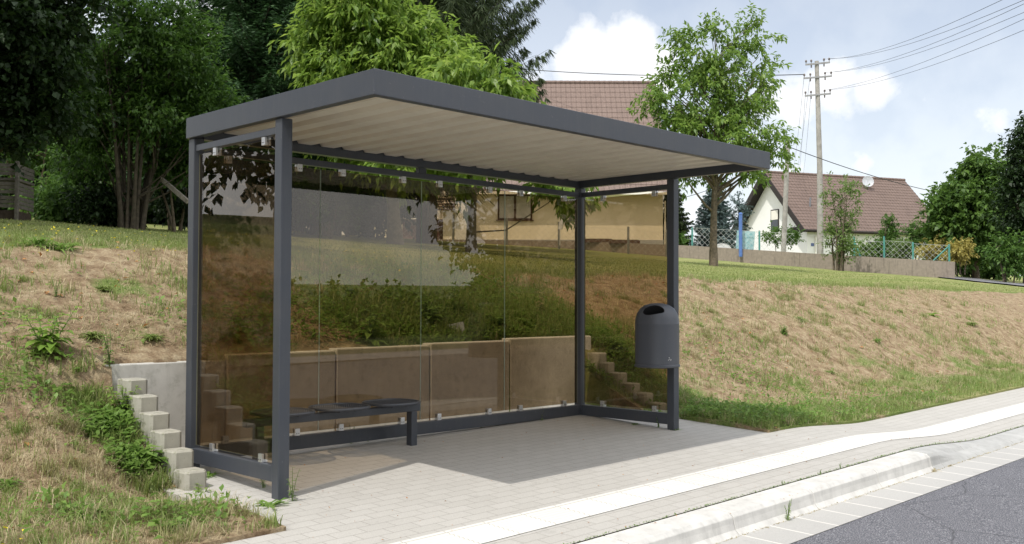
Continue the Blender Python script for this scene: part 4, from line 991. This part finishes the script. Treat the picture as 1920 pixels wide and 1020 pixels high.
# conifers and shrubs at the houses
b = at(1340, 470, 58); b[2] = 4.0; conifer('blue_spruce', b, 4.6, 1.75, 'grey-blue spruce behind the fence beside the lone tree trunk', L_BLUE, hang=.15, dens=1.6, tl=.30, tw=.09, z0=.02, up=.05, levels=22)
b = at(1262, 462, 59); b[2] = 3.9; conifer('spruce_tree', b, 5.6, 1.25, 'narrow dark spruce at the right corner of the cream house', L_SPRUCE, hang=.5, dens=1.6, tl=.34, tw=.10, z0=.02, levels=20)
b = ground(at(1572, 496, 43))
tree('young_tree', b, lobes_px(43, [(1560, 400, 20, 50), (1590, 390, 22, 55), (1575, 450, 34, 34), (1602, 350, 14, 26), (1553, 350, 7, 22), (1580, 470, 26, 22), (1618, 372, 8, 16)], .8), 120, 26, .15, .4, L_PALE, BARK, 'slim upright young tree in front of the garden wall beside the concrete pole', 'tree', r0=.05, droop=.0, clr=.26, limbs=70, stems=5, spread=.10)
b = ground(at(1830, 500, 50))
tree('maple_tree', b, lobes_px(50, [(1820, 400, 75, 80), (1785, 420, 48, 60), (1845, 330, 45, 50), (1870, 420, 50, 70), (1778, 370, 30, 35), (1830, 300, 18, 22), (1800, 460, 60, 35)], .9), 330, 62, .26, .65, L_MAPLE, BARK, 'dense round light green maple at the right, beside the roof of the white house', r0=.16, clr=.6, limbs=40)
b = ground(at(1925, 512, 44))
tree('tall_hedge_tree', b, lobes_px(44, [(1930, 300, 45, 70), (1915, 380, 38, 80), (1940, 440, 50, 70), (1925, 250, 22, 40), (1900, 470, 28, 36)], .9), 240, 55, .20, .55, L_DARK, BARK, 'tall darker tree cut by the right edge of the picture', r0=.14, clr=.5, limbs=40)
b = ground(at(1890, 512, 42)); tree('bush', b, lobes_px(42, [(1888, 470, 26, 34), (1905, 485, 24, 26)], .9), 60, 60, .16, .5, L_BUSH, BARK, 'rounded green bush at the edge of the lane', 'bush', r0=.04, clr=.4, limbs=20, stems=3, spread=.2)
gs = [(1462, 442, 51, 36, 16, L_BUSH, 'trained leafy shrub at the white gable wall'), (1650, 465, 52, 18, 22, L_BUSH, 'leafy green bush behind the teal fence post'), (1690, 468, 51, 18, 20, L_PALE, 'rounded pale green bush behind the fence'), (1716, 440, 53, 22, 28, L_BUSH, 'taller green bush left of the yellow one'),
      (1752, 467, 49, 28, 18, L_YELLOW, 'golden yellow shrub behind the right end of the fence'), (1800, 470, 47, 20, 24, L_YELLOW, 'ochre shrub past the end of the garden wall'), (1620, 470, 52, 16, 14, L_PALE, 'low pale bush behind the fence brace'), (1268, 450, 56, 12, 18, L_BUSH, 'small bush at the corner of the cream house'), (1668, 432, 54, 7, 26, L_BUSH, 'thin climbing plant on the white house wall'), (1385, 400, 62, 16, 45, L_BLUE, 'pale bluish shrub behind the blue post')]
for (u, v, d, ru, rv, mt, lab) in gs:
    q = at(u, v+rv*1.3, d); q[2] = min(q[2], 4.0)-.2; tree('garden_shrub', q, lobes_px(d, [(u, v, ru, rv), (u-ru*.4, v+rv*.3, ru*.6, rv*.7), (u+ru*.45, v+rv*.1, ru*.55, rv*.7)], .9), 40, 45, .15, .5, mt, BARK, lab, 'shrub', r0=.03, clr=.32, limbs=15, stems=3, spread=.2)
for (u, v, d, ru, rv, lab) in [(1775, 485, 56, 34, 22, 'low green bush at the foot of the maple, left'), (1825, 488, 55, 36, 22, 'low green bush at the foot of the maple, middle'), (1868, 492, 54, 32, 22, 'low green bush at the foot of the maple, right')]:
    q = ground(at(u, v+rv, d)); tree('bush', q, lobes_px(d, [(u, v, ru, rv), (u-ru*.5, v+rv*.2, ru*.6, rv*.8), (u+ru*.5, v+rv*.2, ru*.6, rv*.8)], .9), 60, 60, .2, .6, L_MAPLE, BARK, lab, 'bush', r0=.04, clr=.5, limbs=10, stems=3, spread=.2)
# trees across the road, mirrored in the glass
for (x, y, hh, rr, lab) in [(2.0, -21, 11, 3.6, 'dark tree across the road, first of the row'), (10.2, -21.5, 9.5, 2.6, 'slimmer dark tree across the road, second of the row'), (-4.0, -22, 12, 4.2, 'dark tree across the road behind the camera'), (31, -25, 13, 5.5, 'dark tree across the road at its far end'), (41, -22, 12, 5, 'last dark tree across the road'), (-10, -18, 10, 4, 'dark tree across the road farthest left')]:
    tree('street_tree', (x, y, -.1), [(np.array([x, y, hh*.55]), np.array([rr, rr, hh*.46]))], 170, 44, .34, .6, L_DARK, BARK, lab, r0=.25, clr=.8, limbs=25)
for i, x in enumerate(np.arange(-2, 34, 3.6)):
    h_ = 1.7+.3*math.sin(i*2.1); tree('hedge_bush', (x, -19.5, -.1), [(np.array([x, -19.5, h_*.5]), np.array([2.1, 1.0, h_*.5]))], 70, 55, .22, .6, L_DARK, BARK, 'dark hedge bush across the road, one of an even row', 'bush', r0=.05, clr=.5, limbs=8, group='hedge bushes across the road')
# ================================================================== wood stack on the left
q = hit(33, 414); ws = empty('firewood_stack', (q[0], q[1], q[2]-.05), frame_at(q, R_(8)), 'weathered slatted timber crates stacked on posts at the left edge of the lawn', 'wood stack')
k = 19.5/F_PX
WOOD_SHADED = simple('shaded_weathered_wood', (.13, .118, .105), .85, .3, 14, bump=.5, bscale=50)  # darker copy of the weathered wood, the stack's shading put into its colour
def wbox(a, b, nm, mt=WOOD_SHADED, par=ws):
    mb = MB(); mb.box(a, b); return mb.build(nm, mt, par, bevel=.004)
for z0_, nb_ in ((.28, 3), (.55, 3), (.90, 3)):
    for j in range(nb_):
        mb = MB(); z = z0_+j*.078+.02; mb.box((-1.6, -.02, z), (-.02, .0, z+.066)); mb.box((-.04, .001, z), (-.02, .95, z+.066)); mb.build('slat', WOOD_SHADED, ws)
for x in (-1.5, -.75, .0): wbox((x-.03, -.10, 0), (x+.03, -.022, 1.18), 'post')
wbox((-1.6, 0, .02), (-.05, .9, .25), 'log_pile', simple('log_pile', (.06, .045, .035), .9, .4, 9)); wbox((-1.62, .001, .82), (-.01, .95, .87), 'tray')
q = at(322, 352, 20.2); q0 = at(302, 335, 20.6); q1 = at(352, 378, 20.2); mb = MB(); mb.bar(q0, q1, .05, .09); o = mb.build('leaning_plank', WOOD); tag(o, 'grey plank leaning diagonally in the dark bushes left of the shelter', 'plank')
q = hit(347, 402); mb = MB(); mb.tube([(q[0], q[1], q[2]-.2), (q[0], q[1], q[2]+1.35)], .055, 8); o = mb.build('timber_post', WOOD); tag(o, 'old round timber post just left of the rear shelter post', 'post')
# ================================================================== ground cover: stuff
def blades(name, x, y, hgt, wid, mat, lean=.5, per=1, dz=0, fz=hbank, curl=.35):
    x = np.repeat(x, per)+rng.normal(size=len(x)*per)*.02*(per > 1); y = np.repeat(y, per)+rng.normal(size=len(y)*per)*.02*(per > 1)
    n = len(x); z = fz(x, y)+dz; h = np.repeat(hgt, per)*(.6+.7*rng.random(n)) if not np.isscalar(hgt) else hgt*(.5+.9*rng.random(n))
    a = rng.random(n)*6.283; ln = lean*(.3+rng.random(n)); dx = np.cos(a)*ln; dy = np.sin(a)*ln
    base = np.stack([x, y, z-.01], 1); s_ = np.stack([-np.sin(a), np.cos(a), np.zeros(n)], 1)*(wid*(.7+.6*rng.random(n)))[:, None]/2
    mid = base+np.stack([dx*.4, dy*.4, np.ones(n)*.62], 1)*h[:, None]; tip = base+np.stack([dx*(1+curl), dy*(1+curl), np.ones(n)*(1-curl*.5*ln)], 1)*h[:, None]
    V = np.stack([base-s_, base+s_, mid+s_*.6, tip, mid-s_*.6], 1).reshape(-1, 3); i = np.arange(n)*5
    o = fastmesh(name, V, np.concatenate([np.stack([i, i+1, i+2], 1), np.stack([i, i+2, i+4], 1), np.stack([i+4, i+2, i+3], 1)]), mat); tag(o, kind='stuff'); return o
def sample(n, x0, x1, y0, y1, prob):
    x = rng.uniform(x0, x1, n); y = rng.uniform(y0, y1, n); k = (rng.random(n) < prob(x, y)) & (~inbay(x, y)) & ~((y > 1.60) & (y < 1.80) & (x > -.40) & (x < 4.96)); return x[k], y[k]
# nearer ground gets more blades
def near(x, y, s_): return np.clip(s_/np.hypot(x-CAM[0], y-CAM[1]), 0, 1)
patch = lambda x, y: np.clip(green(x, y)*1.0+.05+fbm(x, y, 2.6, 33, 4)*2.0, 0, 1)
x, y = sample(240000, -4.5, 20, -.62, 4.2, lambda x, y: near(x, y, 6)**1.2*np.clip(1.1-1.1*patch(x, y), .08, 1)*np.clip(.5+fbm(x, y, 1.6, 51)*5.5, .04, 1))
x, y = x, y; blades('dry_grass', x, y, .045, .006, L_STRAW, 1.5, 1, 0, hbank, .3)
print('dry', len(x))
x, y = sample(300000, -4.5, 22, -.64, 4.2, lambda x, y: near(x, y, 7)**1.2*np.clip(patch(x, y)*1.25-.22, .0, .8)); print('green', len(x))
hh = .05+.07*np.clip(patch(x, y), 0, 1)*(.4+np.clip(vnoise(x, y, 3, 77), 0, 1)); blades('bank_grass', x, y, hh, .007, L_GRASS, .6, 1)
x, y = sample(260000, -6, 34, 3.4, 16, lambda x, y: near(x, y, 9)**1.3*green(x, y)); print('lawn', len(x))
blades('lawn_grass', x, y, .045, .012, L_LAWN, .6, 1)
# tussocks: little heads of grass, green and dry, all over the bank
def tuss(name, nc, per, mat, hgt, wid, pf, rr=.035):
    cx, cy = sample(nc, -4.5, 18, -.58, 3.9, pf); k = np.maximum(4, rng.gamma(2.0, per/2, len(cx)).astype(int)); I = np.repeat(np.arange(len(cx)), k)
    hs_ = (.5+rng.random(len(cx)))[I]*hgt; x = cx[I]+rng.normal(size=len(I))*rr*(.6+.8*rng.random(len(cx)))[I]; y = cy[I]+rng.normal(size=len(I))*rr*.8; k = ~inbay(x, y)
    blades(name, x[k], y[k], hs_[k], wid, mat, .9)
nf = lambda x, y: near(x, y, 6)
tuss('dry_tussocks', 5200, 26, L_STRAW, .085, .005, lambda x, y: nf(x, y)*np.clip(.5+fbm(x, y, 1.5, 71)*3, .05, 1))
tuss('olive_tussocks', 4200, 24, foliage('olive_grass', (.17, .18, .07), (.34, .33, .15), .35, .5), .075, .005, lambda x, y: nf(x, y)*np.clip(.45+fbm(x, y, 1.7, 81)*4, .03, 1))
tuss('green_tussocks', 3400, 26, L_GRASS, .08, .006, lambda x, y: nf(x, y)*np.clip(.35+fbm(x, y, 1.9, 91)*4, .02, 1))
# longer straws and stalks
x, y = sample(9000, -4, 12, -.6, 3.8, lambda x, y: near(x, y, 6)*.5); blades('straw_stalks', x, y, .13, .005, L_STRAW, 1.3)
# tall grass behind the glass
def gauss(n, blobs):
    X = []; Y = []
    for cx, cy, r, w_ in blobs: k = int(n*w_); X.append(cx+rng.normal(size=k)*r); Y.append(cy+rng.normal(size=k)*r*.8)
    X = np.concatenate(X); Y = np.concatenate(Y); k = (~inbay(X, Y)) & ~((Y > 1.62) & (Y < 1.82) & (X > -.4) & (X < 4.97)); return X[k], Y[k]
x, y = gauss(13000, [(3.2, 2.1, .40, .16), (4.0, 2.15, .5, .2), (2.5, 2.3, .25, .06), (4.8, 2.0, .3, .08), (3.6, 2.7, .3, .05)]); blades('tall_grass', x, y, .17, .009, L_GRASS, .45)
x, y = gauss(9000, [(5.2, .2, .35, .12), (5.1, -.3, .3, .12), (5.9, -.2, .4, .08), (6.8, -.3, .5, .06), (-.50, 1.15, .07, .05), (-.52, 1.55, .08, .05), (-.45, .7, .06, .03), (-.7, -.1, .13, .03), (-1.1, .0, .2, .03), (-1.5, 1.9, .25, .05)]); blades('verge_grass', x, y, .10, .009, L_GRASS, .6)
# small broad leaves hugging the ground
def cover(name, x, y, ls, mat, up=.5, hmax=.1, fz=hbank, wr=.55):
    n = len(x); P = np.stack([x, y, fz(x, y)+rng.random(n)*hmax], 1); D = runit(n); D[:, 2] = np.abs(D[:, 2])*up
    L = ls*(.5+.9*rng.random(n)); o = leafmesh(name, P, D, runit(n)*.4+np.array([0, 0, 1.]), L, L*wr, mat, None); tag(o, kind='stuff'); return o
x, y = gauss(26000, [(3.3, 2.0, .5, .22), (4.2, 2.0, .6, .22), (2.2, 2.0, .4, .06), (5.2, 1.6, .3, .08), (5.1, .3, .3, .06), (5.3, -.3, .4, .06), (6.6, -.35, .6, .03), (8.5, -.35, .8, .02), (-.50, 1.25, .09, .035), (-.50, .9, .08, .03), (-.75, -.2, .2, .010), (-1.2, .1, .25, .006), (-1.4, 2.1, .3, .05), (-.8, 1.5, .2, .012), (7, 1.2, .5, .02), (4.3, 2.8, .5, .05), (1.0, 1.95, .4, .03), (3.1, 2.6, .4, .06)])
cover('weed_leaves', x, y, .045, L_WEED, .6, .10)
x, y = sample(20000, -4.5, 16, -.6, 4, lambda x, y: near(x, y, 6)*np.clip(.25+fbm(x, y, 4, 61)*3, 0, 1)); cover('small_bank_leaves', x, y, .03, L_WEED, .5, .02)
x, y = sample(1700, -4, 12, -.6, 3.9, lambda x, y: near(x, y, 6)*.5); cover('fallen_leaves', x, y, .05, L_DEAD, .25, .02)
x, y = sample(900, -4.5, 1.2, 3.3, 4.4, lambda x, y: .25+0*x); x2, y2 = gauss(90, [(-2.3, .3, .25, .5), (-1.7, -.1, .3, .3), (3.3, 3.4, .5, 1)]); x = np.concatenate([x, x2]); y = np.concatenate([y, y2])
cover('yellow_flowers', x, y, .022, L_FLOW, .3, .16, hbank, .9)
# litter on the paving, crumbs of soil at the kerb
x = rng.uniform(-1, 6, 260); y = rng.uniform(KB-.26, 1.1, 260); k = (y < PYF) | ((x > PXL) & (x < PXR)); cover('paving_litter', x[k], y[k], .014, L_DEAD, .1, .002, lambda x, y: pav(x, y)+.006)
x = rng.uniform(-1, 12, 1500); y = KB+rng.normal(size=1500)*.004; cover('joint_moss', x, y, .012, L_WEED, .5, .004, lambda x, y: pav(x, y)+.001)
x = rng.uniform(.5, 9, 1600); y = KB-.245+rng.normal(size=1600)*.006; cover('gutter_crumbs', x, y, .012, L_STRAW, .3, .004, lambda x, y: -.224+.0125*x)
# ================================================================== single plants
def plant(kind, x, y, s_, label, z=None, cat='weed', group=None, mat=None):
    z = float(hbank(x, y)) if z is None else z; r = empty(kind, (x, y, z-.01), rng.random()*6, label, cat, group)
    C = []; D = []; Ls = []; Ws = []; mb = MB()
    if kind in ('leafy_weed', 'dock_plant'):
        ns = 7 if kind == 'leafy_weed' else 3
        for i in range(ns):
            a = rng.random()*6.28; h = s_*(.55+.5*rng.random()); sp = s_*.55*rng.random(); P = np.array([[math.cos(a)*sp*t, math.sin(a)*sp*t, h*t] for t in np.linspace(0, 1, 5)])
            mb.tube(P, [.006*(s_/.3), .004, .004, .003, .002], 5, False)
            nl = 12 if kind == 'leafy_weed' else 9
            for j in range(nl):
                t = (j+.7)/nl; p_ = np.array([np.interp(t, np.linspace(0, 1, 5), P[:, k]) for k in range(3)]); b_ = j*2.4+a
                C.append(p_); D.append((math.cos(b_), math.sin(b_), .25+.3*t)); l = s_*(.42 if kind == 'leafy_weed' else .62)*(1.15-.6*t)*(.8+.4*rng.random()); Ls.append(l); Ws.append(l*(.42 if kind == 'leafy_weed' else .36))
    elif kind in ('grass_clump', 'rosette_weed', 'fern_weed'):
        n = {'grass_clump': 130, 'rosette_weed': 26, 'fern_weed': 60}[kind]
        for i in range(n):
            a = rng.random()*6.28; e = {'grass_clump': rng.uniform(.5, 2.2), 'rosette_weed': rng.uniform(.25, 1.3), 'fern_weed': rng.uniform(.2, 1.5)}[kind]
            C.append((rng.normal()*.03*s_/.2, rng.normal()*.03*s_/.2, 0)); D.append((math.cos(a), math.sin(a), e)); l = s_*(.6+.6*rng.random()); Ls.append(l); Ws.append({'grass_clump': .012, 'rosette_weed': l*.20, 'fern_weed': l*.10}[kind])
    elif kind in ('stalk_weed', 'seedling'):
        ns = 4 if kind == 'stalk_weed' else 3
        for i in range(ns):
            a = rng.random()*6.28; h = s_*(.6+.5*rng.random()); P = np.array([[math.cos(a)*h*.22*t**1.5, math.sin(a)*h*.22*t**1.5, h*t] for t in np.linspace(0, 1, 5)]); mb.tube(P, [.003, .003, .002, .002, .001], 4, False)
            for j in range(14):
                t = .1+.9*(j+rng.random())/14; p_ = np.array([np.interp(t, np.linspace(0, 1, 5), P[:, k]) for k in range(3)]); b_ = rng.random()*6.28; C.append(p_); D.append((math.cos(b_), math.sin(b_), .4)); l = s_*.16*(1.1-.6*t); Ls.append(l); Ws.append(l*.4)
    # long leaves bend: split each into three steps
    C = np.array(C, float); D = np.array(D, float); D /= np.linalg.norm(D, axis=1, keepdims=True); Ls = np.array(Ls); Ws = np.array(Ws); n = len(C)
    S = np.cross(D, np.array([0, 0, 1.])); S /= np.linalg.norm(S, axis=1, keepdims=True)+1e-9; bend = .5 if kind != 'grass_clump' else .6
    rows = []
    for t, wf in ((0, .25), (.3, .9), (.62, .95), (1, .02)):
        c_ = C+D*(Ls*t)[:, None]; c_[:, 2] -= Ls*bend*t*t; dip = np.zeros((n, 3)); dip[:, 2] = Ws*.18
        rows += [c_-S*(Ws*wf/2)[:, None]+dip*wf, c_, c_+S*(Ws*wf/2)[:, None]+dip*wf]
    V = np.stack(rows, 1).reshape(-1, 3); F_ = []
    i = np.arange(n)*12
    for k in range(3):
        for e in range(2): F_.append(np.stack([i+k*3+e, i+k*3+e+1, i+k*3+e+4, i+k*3+e+3], 1))
    fastmesh('leaves', V, np.concatenate(F_), mat or (L_WEEDY if kind == 'leafy_weed' else L_WEED), r, True)
    if mb.n: mb.build('stem', STEM, r)
    return r
def pp(kind, u, v, s_, label, **k):
    q = hit(u, v); return plant(kind, q[0], q[1], s_, label, **k)
pp('leafy_weed', 88, 668, .34, 'biggest bright leafy weed on the left bank')
pp('grass_clump', 138, 962, .17, 'thick clump of long grass at the bottom left'); pp('fern_weed', 165, 975, .16, 'feathery dark green weed beside the long grass clump')
pp('rosette_weed', 262, 868, .24, 'dense rosette of toothed leaves against the left palisades'); pp('fern_weed', 12, 910, .13, 'small feathery weed with yellow flowers at the left edge')
pp('leafy_weed', 232, 790, .22, 'leafy weed climbing beside the middle left palisades'); pp('stalk_weed', 205, 735, .34, 'tall thin stalked weed at the left end of the retaining wall', mat=L_WEED)
pp('grass_clump', 330, 990, .12, 'low grass clump beside the paving corner'); pp('leafy_weed', 372, 948, .15, 'leafy weed with lime leaves at the lowest left palisade'); pp('grass_clump', 175, 640, .15, 'grass tuft right of the big leafy weed', mat=L_GRASS)
pp('grass_clump', 285, 640, .14, 'grass tuft above the retaining wall, left of the shelter', mat=L_GRASS); pp('fern_weed', 70, 462, .22, 'broad dark weed patch with yellow flowers at the top of the left bank'); pp('fern_weed', 118, 468, .20, 'dark weed patch right of the flowering one at the lawn edge')
pp('grass_clump', 195, 545, .12, 'small tuft of grass in the bare soil of the left bank', mat=L_GRASS); pp('stalk_weed', 105, 560, .16, 'small weed in the bare soil above the big leafy weed')
pp('rosette_weed', 1398, 742, .05, 'tiny rosette low on the right bank'); pp('rosette_weed', 1745, 592, .22, 'bright lime rosette alone on the upper right bank', mat=L_WEEDY); pp('fern_weed', 1495, 600, .16, 'dull green tuft in the middle of the right bank'); pp('grass_clump', 1820, 610, .20, 'grass tuft on the right bank below the lane', mat=L_GRASS)
pp('fern_weed', 1645, 642, .14, 'small round green tuft right of centre on the right bank'); pp('leafy_weed', 1470, 628, .13, 'small leafy weed on the right bank left of the round tuft', mat=L_WEED); pp('fern_weed', 1555, 700, .12, 'low weed near the foot of the right bank'); pp('grass_clump', 1850, 690, .14, 'grass tuft near the foot of the right bank at the right', mat=L_GRASS)
pp('dock_plant', 690, 645, .33, 'large dock plant with broad leaves seen through the second back pane', mat=L_WEED); pp('leafy_weed', 660, 560, .18, 'leafy weed on the bank above the dock plant', mat=L_WEED); pp('leafy_weed', 800, 610, .32, 'bushy weed seen beside the third glass joint', mat=L_WEED)
pp('stalk_weed', 845, 600, .55, 'tall thin stalked weed seen through the third back pane'); pp('stalk_weed', 1010, 600, .45, 'dry thin stalked weed seen through the fourth back pane', mat=L_STRAW); pp('leafy_weed', 1150, 668, .25, 'leafy weed above the right palisades seen beside the bin', mat=L_WEED)
pp('leafy_weed', 930, 625, .26, 'bushy weed above the wall seen right of the third joint', mat=L_WEED); pp('fern_weed', 520, 560, .24, 'weed tuft seen through the left end glass'); pp('dock_plant', 990, 628, .22, 'dock plant above the right part of the retaining wall', mat=L_WEED)
# plants rooted in the paving
def pave_hit(u, v):
    d = ray(u, v); t = (0.0-CAM[2]+.0125*CAM[0]+.045*CAM[1])/(d[2]-.0125*d[0]-.045*d[1]); return CAM+d*t
for (u, v, s_, kd, lab, mt) in [(505, 950, .13, 'rosette_weed', 'small flat rosette at the foot of the front left post', L_WEED), (493, 915, .16, 'stalk_weed', 'thin weed growing at the outer side of the front left post', L_WEED), (470, 962, .22, 'stalk_weed', 'pale feathery weed right of the front left post', L_PALE), (395, 893, .10, 'fern_weed', 'green tuft under the left end rail', L_WEED),
      (470, 880, .09, 'seedling', 'lime seedling in the paving under the left end rail', L_WEEDY), (482, 870, .08, 'fern_weed', 'mossy tuft below the left end rail near the front post', L_WEED), (658, 832, .17, 'seedling', 'round-leaved weed climbing the rear rail left of the bench leg', L_WEED), (690, 828, .09, 'seedling', 'small broad-leaved weed at the rear rail beside the bench leg', L_WEED), (724, 820, .07, 'seedling', 'tiny weed just left of the bench leg', L_WEED),
      (752, 815, .08, 'seedling', 'tiny weed behind the bench leg', L_WEED), (902, 802, .11, 'seedling', 'weed at the middle of the rear rail', L_WEED), (937, 796, .08, 'seedling', 'small weed right of the middle of the rear rail', L_WEED), (985, 790, .08, 'seedling', 'small weed left of the tallest one on the rear rail', L_WEED), (1015, 788, .16, 'seedling', 'tallest climbing weed on the rear rail near the right corner', L_WEED),
      (1190, 796, .07, 'fern_weed', 'flat weed under the right end rail', L_WEED), (1235, 802, .12, 'stalk_weed', 'weed at the foot of the front right post', L_WEED), (1265, 806, .07, 'fern_weed', 'tuft outside the front right post', L_WEED)]:
    q = pave_hit(u if u != 470 or v != 962 else 548, v if v != 962 else 940); plant(kd, q[0], q[1], s_, lab, z=float(pav(q[0], q[1])), mat=mt)
for (u, v, s_, lab) in [(1512, 880, .05, 'small weed in the joint behind the kerb, right one'), (1571, 873, .05, 'small weed in the joint behind the kerb near the kerb end'), (1460, 903, .035, 'brown weed stub in the joint behind the kerb')]:
    q = pave_hit(u, v+4); plant('seedling', q[0], KB+.003, s_, lab, z=float(pav(q[0], KB)))
q = (2.52, KB-.25); plant('stalk_weed', q[0], q[1], .15, 'thin weed growing up the kerb face at a joint', z=-.19, mat=L_WEEDY)
for (u, v, lab) in [(1747, 883, 'dry brown tuft at the end of the high kerb'), (1778, 873, 'smaller dry brown tuft on the gutter')]:
    d = ray(u, v); t = (-.222+.0-CAM[2]+.0125*CAM[0])/(d[2]-.0125*d[0]); q = CAM+d*t; plant('fern_weed', q[0], q[1], .075 if u < 1760 else .05, lab, z=-.222+.0125*q[0]+.005, mat=L_STRAW)
# grey reflective scraps seen on the bank behind the glass
for (u, v, sx, sz, lab) in [(852, 622, .20, .13, 'small pale sheet stuck in the weeds above the retaining wall')]:
    q = hit(u, v+10); mb = MB(); mb.bar(q+Rv*-sx/2+[0, 0, .05], q+Rv*sx/2+[0, 0, .09], .012, sz); o = mb.build('metal_sheet', simple('pale_metal', (.42, .47, .52), .4, .15, 12)); tag(o, lab, 'sheet')
q0 = at(1058, 398, 46); q1 = at(1050, 430, 46); mb = MB(); mb.bar(q0, q1, .22, .06); mb.tube([q1, q1+np.array([0, 0, -.75])], .02, 6); o = mb.build('bird_feeder', simple('feeder_white', (.62, .64, .66), .5)); tag(o, 'narrow pale board hanging on a wire by the cream house wall', 'board')
